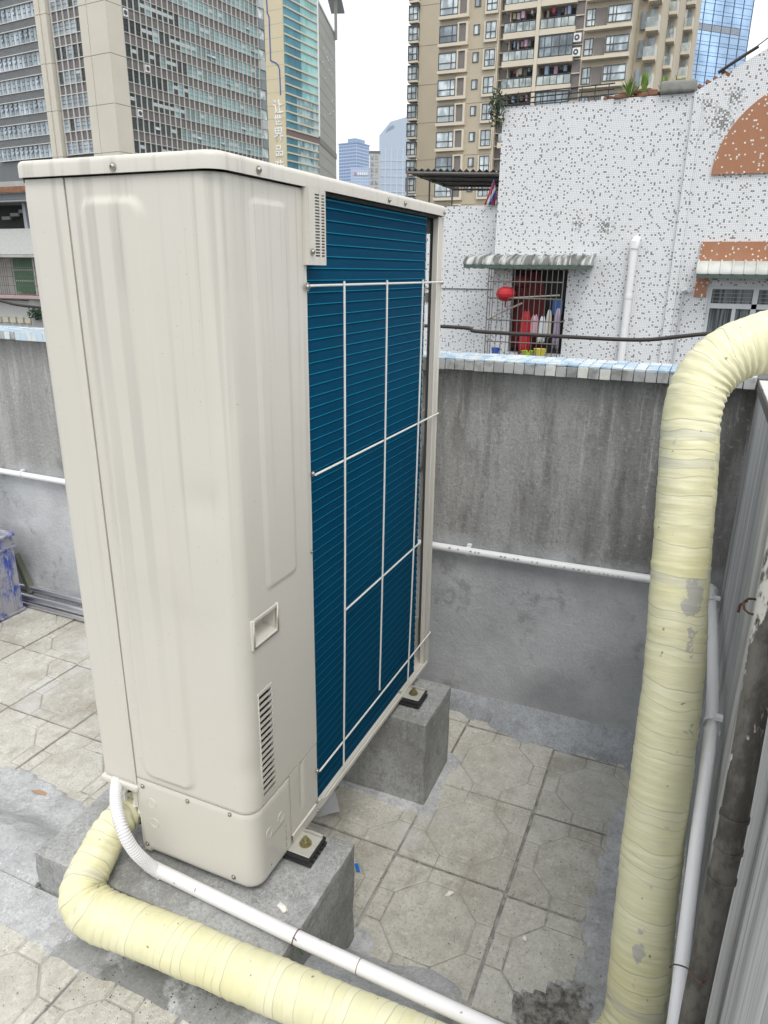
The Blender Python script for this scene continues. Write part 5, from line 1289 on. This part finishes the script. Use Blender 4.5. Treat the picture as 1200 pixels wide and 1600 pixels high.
# left face, between the two pillars
CW2 = 1.08
wl = [MB().box((.12, .05, .05), (.16, CW2 - .05, 1.48), 0), ]
def lmesh(gm, mode, w, h):
    m = MB(); m.box((.12, .05, .05), (.16, w - .05, h - .05), 0)
    for z in (h * .36, h * .66): m.box((.09, .05, z - .022), (.119, w - .05, z + .022), 1)
    if mode: m.box((.07, .06, h * .66), (.089, w - .06, h * .9), 2)
    return m.mesh('window_left', [gm, FR, BLIND])
LM = [lmesh(G_BL, 0, CW2, 1.53), lmesh(G_BL, 1, CW2, 1.53), lmesh(G_DK, 0, CW2, 1.53)]
SPL = MB().box((.10, .05, .04), (.16, CW2 - .05, 1.125)).mesh('spandrel_panel', SPAN)
for r in range(R0, R0 + NROW):
    z = Z0 + r * FH
    for c in range(5):
        TA.add(LM[random.choices((0, 1, 2), (.6, .2, .2))[0]], 'window', None, (0, 4.5 + c * CW2, z)); TA.add(SPL, 'spandrel_panel', None, (0, 4.5 + c * CW2, z + 1.53))
m = MB()
for c in range(6): m.box((-.06, 4.5 + c * CW2 - .055, zlo), (.12, 4.5 + c * CW2 + .055, zhi + 4))
for r in range(R0, R0 + NROW + 1):
    m.box((-.03, 4.45, Z0 + r * FH - .05), (.11, 9.95, Z0 + r * FH + .05)); m.box((-.03, 4.45, Z0 + r * FH + 1.48), (.11, 9.95, Z0 + r * FH + 1.58))
TA.add(m, 'mullion_grid', MULL)
for k in range(len(zj) - 1):
    m = MB(); m.box((-.5, 10.25, zj[k + 1] + .03), (.3, 11.0, zj[k] - .03)); m.box((-.45, 11.04, zj[k + 1] + .03), (.3, 11.35, zj[k] - .03)); m.box((-.6, 11.39, zj[k + 1] + .03), (.3, 12.25, zj[k] - .03)); TA.add(m, 'pillar_block', CREAM)
m = MB(); m.box((-.4, 10.3, GND), (.3, 12.2, 45)); TA.add(m, 'pillar_core', simple('joint_shadow2', (.3, .27, .22), .8))
# far left bands: grouped windows with opened sashes, slatted spandrels, pale sills
gw = 1.02; random.seed(44)
def bandwin(mode):
    m = MB(); w, h = gw, 1.62; m.box((.12, 0.02, .0), (.16, w * .52, h), 0); m.box((.12, w * .54, 0), (.16, w * .98, h), 1)
    for z in (h * .36, h * .68): m.box((.08, w * .54, z - .03), (.119, w * .98, z + .03), 2)
    m.box((.08, w * .52, 0), (.119, w * .54, h), 2)
    if mode: 
        i = len(m.v); m.v += [(.10, w * .56, h * .66), (.10, w * .96, h * .66), (-.12, w * .96, h * .42), (-.12, w * .56, h * .42)]; m.f.append((i, i + 1, i + 2, i + 3)); m.m.append(1)
        i = len(m.v); m.v += [(.10, w * .56, h * .97), (.10, w * .96, h * .97), (-.08, w * .96, h * .75), (-.08, w * .56, h * .75)]; m.f.append((i, i + 1, i + 2, i + 3)); m.m.append(1)
    return m.mesh('band_window', [glass('band_pane%d' % mode, (.20, .26, .29), (.32, .38, .40), .4, .15), glass('band_sash%d' % mode, (.12, .16, .20), (.24, .29, .34), .4, .1), FR])
BWM = [bandwin(0), bandwin(1)]
SS = MB()
for k in range(6): SS.box((.04, .02 + k * .17, .0), (.16, .17 * (k + 1), 1.0), 0)
SSM = SS.mesh('slatted_spandrel', SPAN2)
for r in range(R0, R0 + NROW):
    z = Z0 + r * FH + .05
    for c in range(12):
        TA.add(BWM[random.random() < .3], 'window', None, (0, 12.3 + c * gw, z)); 
        TA.add(SSM, 'spandrel_panel', None, (0, 12.3 + c * gw, z + 1.66))
    m = MB(); m.box((-.10, 12.3, z + 1.56), (.10, 24.6, z + 1.66)); m.box((-.06, 12.3, z - .09), (.10, 24.6, z - .0)); TA.add(m, 'window_sill', MULL)
# glazed corner at the right end of the tower
tq = glass('corner_glass', (.18, .25, .28), (.5, .56, .58), 1.2, .1)
for r in range(R0, R0 + NROW + 3):
    z = Z0 + r * FH
    m = MB(); m.box((28.62, -.15, z), (29.8, .1, z + 1.3)); TA.add(m, 'corner_window', tq)
    m = MB(); m.box((28.62, -.3, z + 1.34), (29.8, .1, z + 2.6)); TA.add(m, 'corner_spandrel', [simple('corner_band%d' % r, (.22, .26, .28) if r % 3 else (.5, .54, .55), .3)])
m = MB(); m.box((28.6, .1, GND), (30.3, 10, 46)); TA.add(m, 'corner_shaft', simple('corner_shaft', (.16, .18, .19), .4, 0, .5, 1))

# --- tower B
TB = Bld('corner_tower', 'beige tower with teal glass bands, a blue line and white Chinese lettering', (214.49, 128.43), -4.43)
BE = simple('warm_cream_panel', (.62, .54, .36), .6, 0, .05, .1); BE2 = simple('warm_cream_band', (.60, .53, .40), .6)
GT1 = glass('teal_glass_darker_reflection', (.045, .17, .21), (.07, .22, .26), .12, .1); GT2 = glass('teal_glass_paler_reflection', (.17, .37, .36), (.24, .46, .43), .12, .12); GT3 = glass('grey_teal_glass', (.10, .22, .24), (.30, .40, .38), .5, .1)  # reflection across the bands is painted as darker and paler glass
TB.add(MB().box((.3, .5, GND), (18.1, 30, 96)), 'tower_body', BE)
TB.add(MB().box((-.5, .2, GND), (.29, 7.2, 96)), 'cream_corner', BE)
zs_ = [92.9, 90.4, 87.9, 85.45, 83, 80.5, 78.1, 75.69, 73.25, 70.9, 68.54, 66.05, 63.54, 60.42, 57.93, 55.43, 52.9, 50.41, 47.95, 45.5, 43.25, 40.99, 38.72, 36.43, 34.13, 31.93, 29.7]
for k in range(len(zs_) - 1):
    a, b = zs_[k], zs_[k + 1]
    TB.add(MB().box((-.1, -.25, a - .22), (17.7, .49, a + .22)), 'floor_band', BE2)
    if 42.5 < a < 43.5: TB.add(MB().box((-.1, .02, b + .22), (18.1, .49, a - .22)), 'brown_band', simple('brown_band', (.15, .10, .09), .6)); continue
    for q in range(6):
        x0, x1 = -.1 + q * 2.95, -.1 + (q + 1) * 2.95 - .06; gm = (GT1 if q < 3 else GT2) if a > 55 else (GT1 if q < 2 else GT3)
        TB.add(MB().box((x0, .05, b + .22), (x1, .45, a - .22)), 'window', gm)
TB.add(MB().box((17.75, -.4, 43.6), (18.3, .4, 86)), 'white_edge', simple('bright_edge', (.78, .82, .82), .3))
for k in range(14): TB.add(MB().box((-.52, .25, 46 + 3.6 * k), (-.49, 7.2, 46.08 + 3.6 * k)), 'panel_joint', simple('joint', (.35, .30, .2), .8))
# blue line on the cream corner (local y across, from right to left)
bl = [(5.70, 96), (5.70, 77.9), (5.60, 74.4), (5.0, 73.3), (5.0, 62.0), (4.4, 61.6), (3.1, 61.1), (2.2, 60.4), (1.75, 59.2), (1.65, 52.4)]
m = MB()
for (a, b), (c, d_) in zip(bl[:-1], bl[1:]):
    A_, B_ = Vector((a, b)), Vector((c, d_)); n_ = (B_ - A_).normalized(); s_ = Vector((-n_.y, n_.x)) * .2; A_ -= n_ * .08; B_ += n_ * .08
    m.prism([tuple(A_ + s_), tuple(A_ - s_), tuple(B_ - s_), tuple(B_ + s_)], 0, -.60, -.52)
TB.add(m, 'blue_line', simple('blue_line', (.05, .07, .30), .4))
# lettering
WL = simple('white_letter', (.82, .83, .82), .4)
ug = BE
for ch, yc, zc_, sz in (('让', 2.75, 49.0, 4.2), ('世', 2.85, 45.3, 3.3), ('界', 2.75, 41.3, 4.3), ('品', 2.85, 36.7, 3.6), ('味', 2.8, 32.3, 3.8)):
    cu = bpy.data.curves.new('letter', 'FONT'); cu.body = ch; cu.size = sz; cu.align_x = 'CENTER'; cu.align_y = 'CENTER'; cu.extrude = .08; cu.offset = .03
    to = bpy.data.objects.new('letter', cu); COL.objects.link(to); dg = bpy.context.evaluated_depsgraph_get(); me = bpy.data.meshes.new_from_object(to.evaluated_get(dg)); bpy.data.objects.remove(to)
    me.materials.clear(); me.materials.append(WL)
    for v_ in me.vertices: v_.co = Vector((-.6 - v_.co.z, -v_.co.x * .9 + .12 * v_.co.y, v_.co.y))
    TB.add(me, 'letter', None, (0, yc, zc_))
# grey flank
TG = link('grey_wing', None, TB.root, (18.1, 0, -GND), (0, 0, R_(18.6 + 4.43)))
GW = simple('grey_cladding', (.32, .31, .265), .7, 0, .08, .15)
link('wing_wall', MB().box((.3, .0, GND), (37.2, 20, 82)).mesh('wing_wall', GW), TG)
for k in range(13): link('wall_joint', MB().box((.3, -.05, 35 + k * 3.9), (37.2, -.002, 35.12 + k * 3.9)).mesh('wall_joint', simple('wall_joint', (.26, .25, .21), .8)), TG)
link('brown_band', MB().box((.3, -.2, 41.6), (37.25, -.06, 43.5)).mesh('brown_band', simple('brown_band2', (.18, .15, .12), .7)), TG)
random.seed(6)
for k in range(16): x, z = random.uniform(8, 32), random.uniform(45, 78); link('wall_light', MB().box((x, -.35, z), (x + .5, -.06, z + .35)).mesh('wall_light', WL), TG)
link('parapet', MB().box((.3, -.25, 82), (37.3, .4, 82.8)).mesh('parapet', MULL), TG)
m = MB(); m.tube([(33, -.9, 80), (33, -.9, 92)], .55, 8); link('canopy_pole', m.mesh('canopy_pole', GW), TG)
m = MB(); n = 10
for i in range(n):
    a0, a1 = i / n, (i + 1) / n; f = lambda a: (10 + 31 * a, 93.0 + 2.0 * math.sin(math.pi * a) - 2.2 * a)
    (xa, za), (xb, zb_) = f(a0), f(a1); m.prism([(xa, za - .5), (xb, zb_ - .5), (xb, zb_ + .1), (xa, za + .1)], 1, -3, 2)
link('roof_wing', m.mesh('roof_wing', simple('roof_wing', (.40, .42, .44), .4)), TG)

# --- distant towers; haze is partly painted into their pale bluish colours
def gridm(name, c1, c2, px, pz, lw=.12, off=0):
    m, t, b = nodes(name); g_ = t.nodes.new('ShaderNodeTexCoord'); x, y, z = sep(t, g_.outputs['Object'])
    u = math_(t, 'FRACT', math_(t, 'DIVIDE', math_(t, 'ADD', x, y), px)); v = math_(t, 'FRACT', math_(t, 'DIVIDE', z, pz))
    e = math_(t, 'MAXIMUM', math_(t, 'LESS_THAN', u, lw), math_(t, 'LESS_THAN', v, lw * 1.6)); c = mixc(t, tnoise(t, g_.outputs['Object'], .05, 3), tuple(q * .85 for q in c1), tuple(q * 1.15 for q in c1))
    c = mixc(t, e, c, c2); t.links.new(c, b.inputs['Base Color']); b.inputs['Roughness'].default_value = .25; b.inputs['Specular IOR Level'].default_value = .4; return m
D1 = thing('blue_tower', 'distant blue gridded tower with a flat crown, nearest the grey flank in the sky gap', 'building', (539.5, 262.5, GND), rot=(0, 0, R_(-10)))
gA = gridm('blue_grid', (.13, .22, .42), (.42, .52, .70), 1.75, 2.3, .22)
link('tower_body', MB().box((0, 0, 0), (17, 17, 92.5 - GND)).mesh('b', gA), D1)
link('crown', MB().box((1, 1.5, 93.6 - GND), (13, 9, 96.2 - GND)).mesh('b', simple('blue_crown', (.25, .36, .52), .5)), D1)
link('crown_edge', MB().box((-.3, -.3, 92.5 - GND), (17.2, 17.2, 93.4 - GND)).mesh('b', simple('blue_crown2', (.22, .30, .5), .5)), D1)
D2 = thing('pale_block', 'pale blue block with a small sign, standing in front of the distant blue tower', 'building', (448, 222, GND), rot=(0, 0, R_(-64.6)))
link('block_body', MB().box((0, 0, 0), (13.2, 10, 63.5 - GND)).mesh('b', gridm('pale_hazy_grid', (.36, .46, .64), (.56, .63, .76), 1.5, 1.9)), D2)
m = MB()
for k in range(5): m.box((4.2 + k * 1.35, -.4, 59.0 - GND), (5.2 + k * 1.35, -.05, 60.6 - GND))
link('sign_letters', m.mesh('b', WL), D2); link('sign_mark', MB().box((2.2, -.4, 58.9 - GND), (3.6, -.05, 60.6 - GND)).mesh('b', simple('red_mark', (.5, .2, .25), .5)), D2)
D3 = thing('slim_block', 'slim cream and green apartment block between the two pale blue towers', 'building', (407.9, 190, GND), rot=(0, 0, R_(-64.4)))
link('block_body', MB().box((0, 0, 0), (5.6, 8, 65 - GND)).mesh('b', simple('far_cream', (.50, .46, .42), .8)), D3)
for k in range(13):
    for q in range(2): link('window', MB().box((.5 + q * 2.5, -.2, 22 + k * 3.3 - GND), (2.1 + q * 2.5, -.01, 24.2 + k * 3.3 - GND)).mesh('w', G_BL), D3)
link('roof_slab', MB().box((-.3, -.4, 65.01 - GND), (5.9, 8, 66.0 - GND)).mesh('b', SPAN), D3)
D4 = thing('slant_top_tower', 'pale glass tower with a sloping roof pierced by a slot, left of the apartment block', 'building', (501.5, 226.5, GND))
az4 = math.degrees(math.atan2(-19.3, 7.9)); D4.rotation_euler = (0, 0, R_(az4))
gp = simple('pale_hazy_glass', (.42, .50, .60), .25, 0, .06, .03); W4, Dp = 26, 24
hL, hR = 90.0 - GND, 103.5 - GND
m = MB(); m.prism([(0, 0), (W4, 0), (W4, hR), (7.6, hL + 8.6), (0, hL)], 1, 0, Dp); link('tower_body', m.mesh('b', gp), D4)
m = MB(); m.prism([(7, 0), (11, 0), (17, 0), (17, 0)], 1, 0, 1)
m = MB()
e1, e2 = Vector((5.5, 0, hL + 6.6)), Vector((13.5, 0, hL + 15.8)); 
m.v += [(4.2, -.1, hL + 1.6), (10.5, -.1, hL + 4.8), (9.8, -.1, hL + 6.6), (6.4, -.1, hL + 5.4)]; m.f.append((0, 1, 2, 3)); m.m.append(0); link('roof_slot', m.mesh('b', simple('slot_grey', (.22, .28, .34), .5)), D4)
for k in range(7): link('tower_rib', MB().box((k * 4.1, -.45, 0), (k * 4.1 + .7, -.02, hL - 8)).mesh('b', simple('pale_rib', (.55, .62, .70), .4)), D4)
for k in range(14): link('floor_line', MB().box((0, -.25, 40 + k * 5 - 5), (W4, -.01, 40 + k * 5 - 4.4)).mesh('b', simple('pale_line', (.50, .58, .67), .4)), D4)
# --- tower E (blue glass, right)
TE = Bld('glass_tower', 'tall light blue glass tower behind the right end of the apartment block', (320, 1.69), math.degrees(math.atan2(-.73, .68)))
TE.add(MB().box((-40, .4, GND), (1.2, 40, 115)), 'tower_body', simple('blue_core', (.18, .30, .46), .3))
GE = glass('sky_blue_glass', (.25, .42, .66), (.34, .52, .76), .06, .15); random.seed(15)
pw = 4.15
PE1 = MB(); 
for q in range(4): PE1.box((.12 + q * .985, .05, .05), (.12 + q * .985 + .93, .35, 1.95))
PEm = PE1.mesh('glass_panel', GE); PE2 = MB()
for q in range(4): PE2.box((.12 + q * .985, .0, .05), (.12 + q * .985 + .93, .35, .95))
PEm2 = PE2.mesh('glass_panel', GE); brown = simple('grey_louvre', (.30, .33, .38), .5)
PE3 = MB()
for q in range(5): PE3.box((.12 + q * .79, -.05, .05), (.12 + q * .79 + .7, .35, 1.9))
PEm3 = PE3.mesh('louvre_panel', brown)
for r in range(14):
    z = 60 + r * 3.1
    for c in range(9):
        x = .9 - (c + 1) * pw
        TE.add(PEm3 if (r == 7 and 1 <= c <= 5) else PEm, 'glass_panel', None, (x, 0, z)); TE.add(PEm2, 'glass_panel', None, (x, 0, z + 2.05))
for c in range(10): TE.add(MB().box((.9 - c * pw - .07, -.2, 30), (.9 - c * pw + .1, .05, 115)), 'dark_fin', simple('blue_fin_line', (.07, .13, .22), .4))

# --- apartment block C; local coordinates are world (facade at X = 95, Y across)
XA = 95.0; F3 = 2.87
AP = thing('apartment_block', 'tall beige apartment block with balconies of laundry above the tiled house', 'building', (XA, 25, GND))
def AA(mb, name, mats, loc=(0, 0, 0), par=None):
    me = mb if isinstance(mb, bpy.types.Mesh) else mb.mesh(name, mats); return link(name, me, par or AP, (loc[0] - XA * (par is None), loc[1] - 25 * (par is None), loc[2] - GND * (par is None)))
GLA = glass('flat_glass', (.20, .25, .28), (.46, .52, .54), .9, .1); GLD = glass('flat_glass_dark', (.05, .07, .09), (.2, .25, .28), .8, .08)
ACP = simple('brown_louvre', (.185, .165, .155), .5, 0, .15, 2); SILL = simple('pale_surround', (.66, .59, .47), .7, 0, .08, 1)
RAIL = glass('rail_glass', (.16, .20, .20), (.34, .38, .37), 1.4, .1)
TOPZ = 40
m = MB(); m.box((XA, 27.55, GND), (XA + 14, 34.95, TOPZ)); m.box((XA + 1.5, 22.95, GND), (XA + 14, 27.549, TOPZ)); m.box((XA + 1.5, 18.65, GND), (XA + 14, 22.5, TOPZ)); m.box((XA, 12.2, GND), (XA + 14, 17.45, TOPZ)); m.box((XA + .4, 17.451, GND), (XA + 14, 18.649, TOPZ)); AA(m, 'wall', CREAMB)
def frame(y0, y1, z0, z1, x, vs, hs, gm=GLA, t=.09, fx=.06):
    m = MB(); m.box((x, y0, z0), (x + .03, y1, z1), 0)
    for a, b, c, d_ in [(y0, y0 + t, z0, z1), (y1 - t, y1, z0, z1), (y0 + t, y1 - t, z0, z0 + t), (y0 + t, y1 - t, z1 - t, z1)]: m.box((x - fx, a, c), (x - .001, b, d_), 1)
    for v_ in vs: m.box((x - fx, v_ - t / 2, z0 + t), (x - .001, v_ + t / 2, z1 - t), 1)
    for h in hs: m.box((x - fx + .004, y0 + t, h - t / 2), (x - .0015, y1 - t, h + t / 2), 1)
    return m.mesh('window', [gm, FR])
W1 = frame(32.50, 34.80, 27.92, 29.75, XA - .45, [33.15], [28.65]); W1d = frame(32.50, 34.80, 27.92, 29.75, XA - .45, [33.15], [28.65], GLD)
Ws = frame(29.80, 30.58, 28.52, 29.6, XA - .02, [30.0], []); W2_ = frame(27.72, 29.02, 27.9, 29.70, XA - .25, [28.4], [28.62]); W3_ = frame(16.32, 17.36, 28.0, 29.72, XA - .05, [16.7], [28.65]); WB = frame(12.35, 14.87, 27.98, 29.60, XA - .75, [14.0, 14.35], [28.75])
S1 = MB(); 
for a, b, c, d_ in ((31.15, 34.95, 27.55, 27.9), (31.15, 31.42, 27.9, 29.8), (32.30, 32.48, 27.9, 29.8)): S1.box((XA - .5, a, c), (XA - .002, b, d_))
S1.box((XA - .5, 31.15, 29.8), (XA - .002, 32.48, 29.95)); S1m = S1.mesh('window_surround', SILL)
L1m = MB().box((XA - .3, 31.43, 27.91), (XA - .002, 32.29, 29.79)).mesh('louvre_panel', ACP)
S2 = MB()
for a, b, c, d_ in ((27.62, 29.22, 27.6, 27.89), (27.60, 27.71, 27.89, 29.75), (29.03, 29.22, 27.89, 29.75)): S2.box((XA - .3, a, c), (XA - .002, b, d_))
S2m = S2.mesh('window_surround', SILL)
L2m = MB().box((XA + .9, 26.3, 0), (XA + 1.4, 27.35, 1.27)).mesh('louvre_panel', ACP); L2s = MB().box((XA + .5, 26.2, 1.30), (XA + 1.49, 27.45, 1.41)).mesh('panel_shelf', SILL)
L3m = MB().box((XA + .1, 17.62, 0), (XA + .38, 18.55, 1.27)).mesh('louvre_panel', ACP); L3s = MB().box((XA - .1, 17.55, 1.30), (XA + .39, 18.64, 1.41)).mesh('panel_shelf', SILL)
L4m = MB().box((XA - .1, 15.1, 27.95), (XA - .002, 16.2, 29.70)).mesh('louvre_panel', ACP)
S4m = MB().box((XA - .85, 12.25, 27.45), (XA - .002, 17.4, 27.75)).mesh('sill_slab', SILL)
BS = MB().box((XA - .6, 22.95, 27.55), (XA + 1.49, 26.75, 28.15)).mesh('balcony_slab', SILL); BS2 = MB().box((XA - .6, 18.45, 27.55), (XA + 1.49, 22.5, 28.15)).mesh('balcony_slab', SILL)
def railm(y0, y1):
    m = MB(); n = 5; w = (y1 - y0) / n
    for k in range(n): m.box((XA - .52, y0 + k * w + .04, 28.25), (XA - .48, y0 + (k + 1) * w - .04, 29.12), 0); m.box((XA - .56, y0 + k * w - .03, 28.16), (XA - .46, y0 + k * w + .03, 29.2), 1)
    m.box((XA - .56, y0, 29.2), (XA - .44, y1, 29.27), 1); m.box((XA - .56, y1 - .03, 28.16), (XA - .46, y1 + .03, 29.2), 1); return m.mesh('balcony_rail', [RAIL, FR])
RL1, RL2 = railm(23.0, 26.7), railm(18.5, 22.45)
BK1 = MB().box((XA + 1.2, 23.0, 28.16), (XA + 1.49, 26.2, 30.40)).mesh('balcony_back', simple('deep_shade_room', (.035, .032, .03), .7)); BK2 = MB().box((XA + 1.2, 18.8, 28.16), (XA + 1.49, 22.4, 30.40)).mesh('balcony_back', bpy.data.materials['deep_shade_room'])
GLZ = frame(18.55, 22.45, 28.2, 30.38, XA - .45, [19.3, 20.1, 21.0, 21.8], [29.2], GLD)
cols = [(.6, .6, .62), (.35, .05, .06), (.08, .1, .2), (.5, .42, .3), (.1, .1, .1), (.55, .35, .45), (.3, .42, .55)]
CLM = [simple('laundry%d' % i, c, .8) for i, c in enumerate(cols)]
def laundry(y0, y1, z):
    m = MB(); y = y0 + .3
    while y < y1 - .4:
        w = random.uniform(.18, .42); h = random.uniform(.4, 1.0); k = random.randrange(len(cols))
        if random.random() < .75: m.box((XA + random.uniform(-.3, .6), y, z + 2.15 - h), (XA + .65, y + w, z + 2.1), k)
        y += w + random.uniform(.02, .25)
    m.tube([(XA + .2, y0, z + 2.12), (XA + .2, y1, z + 2.12)], .03, 4, 4); return m.mesh('laundry', CLM)
PLN = MB().box((XA - .02, 27.42, GND), (XA + 1.5, 27.56, TOPZ)).mesh('pilaster', SILL); AA(PLN, 'pilaster', None)
AA(MB().box((XA - .65, 22.52, GND), (XA + 1.49, 22.93, TOPZ)), 'column', SILL); AA(MB().box((XA - .05, 17.46, GND), (XA + .38, 17.58, TOPZ)), 'pilaster', SILL); AA(MB().box((XA - .05, 26.10, GND), (XA + 1.19, 26.18, TOPZ)), 'pilaster', SILL)
random.seed(77); UN = MB(); UN.box((XA - .5, 17.66, .10), (XA + .05, 18.52, .95), 0); UN.tube([(XA - .52, 18.15, .52), (XA - .49, 18.15, .52)], .30, 14, 1); UN.tube([(XA - .53, 18.15, .52), (XA - .515, 18.15, .52)], .12, 10, 0); UNm = UN.mesh('air_conditioner', [PVC, FR])
for k in range(-8, 3):
    dz = k * F3
    AA(W1 if random.random() < .75 else W1d, 'window', None, (0, 0, dz)); AA(S1m, 'window_surround', None, (0, 0, dz)); AA(L1m, 'louvre_panel', None, (0, 0, dz)); AA(Ws, 'window', None, (0, 0, dz)); AA(W2_, 'window', None, (0, 0, dz)); AA(S2m, 'window_surround', None, (0, 0, dz))
    if k % 2 == 0: AA(MB().box((XA - .03, 27.6, 27.05 + dz), (XA - .002, 34.9, 27.10 + dz)), 'floor_joint', simple('joint_line', (.30, .26, .2), .8))
    for q in (0, 1):
        AA(L2m, 'louvre_panel', None, (0, 0, 28.0 + dz + q * 1.435)); AA(L2s, 'panel_shelf', None, (0, 0, 28.0 + dz + q * 1.435))
    if k < -4: continue
    for q in (0, 1):
        zz = 28.0 + dz + q * 1.435; AA(L3s, 'panel_shelf', None, (0, 0, zz - .1))
        if k == -1 and q == 1 or k == -1 and q == 0: AA(UNm, 'air_conditioner', None, (0, 0, zz - .1))
        AA(L3m, 'louvre_panel', None, (0, 0, zz - .1))
    AA(BS, 'balcony_slab', None, (0, 0, dz)); AA(BS2, 'balcony_slab', None, (0, 0, dz)); AA(RL1, 'balcony_rail', None, (0, 0, dz)); AA(BK1, 'balcony_back', None, (0, 0, dz)); AA(BK2, 'balcony_back', None, (0, 0, dz))
    AA(laundry(23.2, 26.0, 28.2), 'laundry', None, (0, 0, dz))
    if k in (-1, -3): AA(GLZ, 'window', None, (0, 0, dz))
    else: AA(RL2, 'balcony_rail', None, (0, 0, dz)); AA(laundry(18.9, 22.3, 28.2), 'laundry', None, (0, 0, dz))
    AA(W3_, 'window', None, (0, 0, dz)); AA(L4m, 'louvre_panel', None, (0, 0, dz)); AA(WB, 'window', None, (0, 0, dz)); AA(S4m, 'sill_slab', None, (0, 0, dz)); AA(MB().box((XA - .72, 12.34, 27.76 + dz), (XA - .002, 14.9, 27.97 + dz)), 'window_base', SILL)
    AA(MB().box((XA - .70, 12.36, 27.99 + dz), (XA - .0, 12.40, 29.58 + dz)), 'side_pane', GLA)
# stepped right flank with stacked balconies
STEPS = [((1000, 30), (1034, 30), 99.0, 0), ((1034, 30), (1060, 30), 108.0, 1.0), ((1060, 30), (1086, 30), 119.0, 2.1)]
SIDE = simple('white_parapet_side', (.62, .61, .57), .7)
for i, (pa, pb, X, zo) in enumerate(STEPS):
    ya, yb = onx(pa, X).y, onx(pb, X).y
    AA(MB().box((X, yb, GND), (X + 10, ya + .4, TOPZ + 12)), 'flank_wall', CREAMB)
    for k in range(-4, 6):
        z = 28 + zo + k * F3
        AA(MB().box((X - 1.5, yb + .1, z - .35), (X - .002, ya - .9, z)), 'balcony_slab', SILL)
        AA(MB().box((X - 1.5, yb + .1, z + .001), (X - .002, yb + .22, z + 1.15)), 'balcony_side', SIDE)
        AA(MB().box((X - 1.48, yb + .23, z + .001), (X - 1.42, ya - .92, z + 1.0)), 'balcony_rail', RAIL)
        AA(MB().box((X - .03, yb + .5, z + .01), (X - .003, ya - 1.1, z + 2.3)), 'balcony_door', GLD)
        if random.random() < .6: AA(MB().box((X - 1.1, yb + .6 + random.random(), z + 1.15), (X - 1.0, yb + 1.3 + random.random(), z + 2.1)), 'laundry', random.choice(CLM))
        AA(MB().box((X - .25, ya - .75, z + .2), (X - .003, ya - .15, z + 2.0)), 'window', GLD)
# rear wing on the left with dark glazed bays
XW = 128.0
RWg = thing('rear_wing', 'beige rear wing with a column of dark glazed bays at its left edge', 'building', (XW, 49, GND))
def RW(mb, name, mats, loc=(0, 0, 0)):
    me = mb if isinstance(mb, bpy.types.Mesh) else mb.mesh(name, mats); return link(name, me, RWg, (loc[0] - XW, loc[1] - 49, loc[2] - GND))
RW(MB().box((XW, 45, GND), (XW + 14, 50.6, 52)), 'wall', CREAMB)
BAY = MB(); BAY.box((XW - .6, 50.75, .55), (XW + 1.2, 52.3, 2.35), 0)
for a, b in ((50.7, 50.85), (51.5, 51.6), (52.2, 52.35)): BAY.box((XW - .72, a, .5), (XW - .61, b, 2.45), 1)
for a, b in ((.42, .56), (1.35, 1.45), (2.36, 2.5)): BAY.box((XW - .70, 50.7, a), (XW - .605, 52.35, b), 1)
BAY.box((XW - .72, 50.61, 2.51), (XW + 1.2, 52.36, 2.64), 1); BAY.box((XW - .72, 50.61, .1), (XW + 1.2, 52.3, .41), 2); BAYm = BAY.mesh('glazed_bay', [GLA, FR, SILL])
for k in range(14):
    RW(BAYm, 'glazed_bay', None, (0, 0, 11.6 + k * 2.87 + .05))
    if k % 2 == 0: RW(MB().box((XW - .03, 45.3, 14.2 + k * 2.87), (XW - .002, 50.6, 14.26 + k * 2.87)), 'floor_joint', bpy.data.materials['joint_line'])

# ================================================================ AIR
HZ = bpy.data.materials.new('air'); HZ.use_nodes = True; t_ = HZ.node_tree; t_.nodes.clear()
o_ = t_.nodes.new('ShaderNodeOutputMaterial'); v_ = t_.nodes.new('ShaderNodeVolumePrincipled'); v_.inputs['Color'].default_value = (.86, .92, 1, 1); v_.inputs['Density'].default_value = .00022; v_.inputs['Anisotropy'].default_value = .2
t_.links.new(v_.outputs[0], o_.inputs['Volume'])
hz = link('haze', MB().box((-150, -350, -27), (800, 520, 140)).mesh('haze', HZ)); hz['kind'] = 'stuff'; tag(hz, 'thin pale city haze in front of the far towers', 'haze')
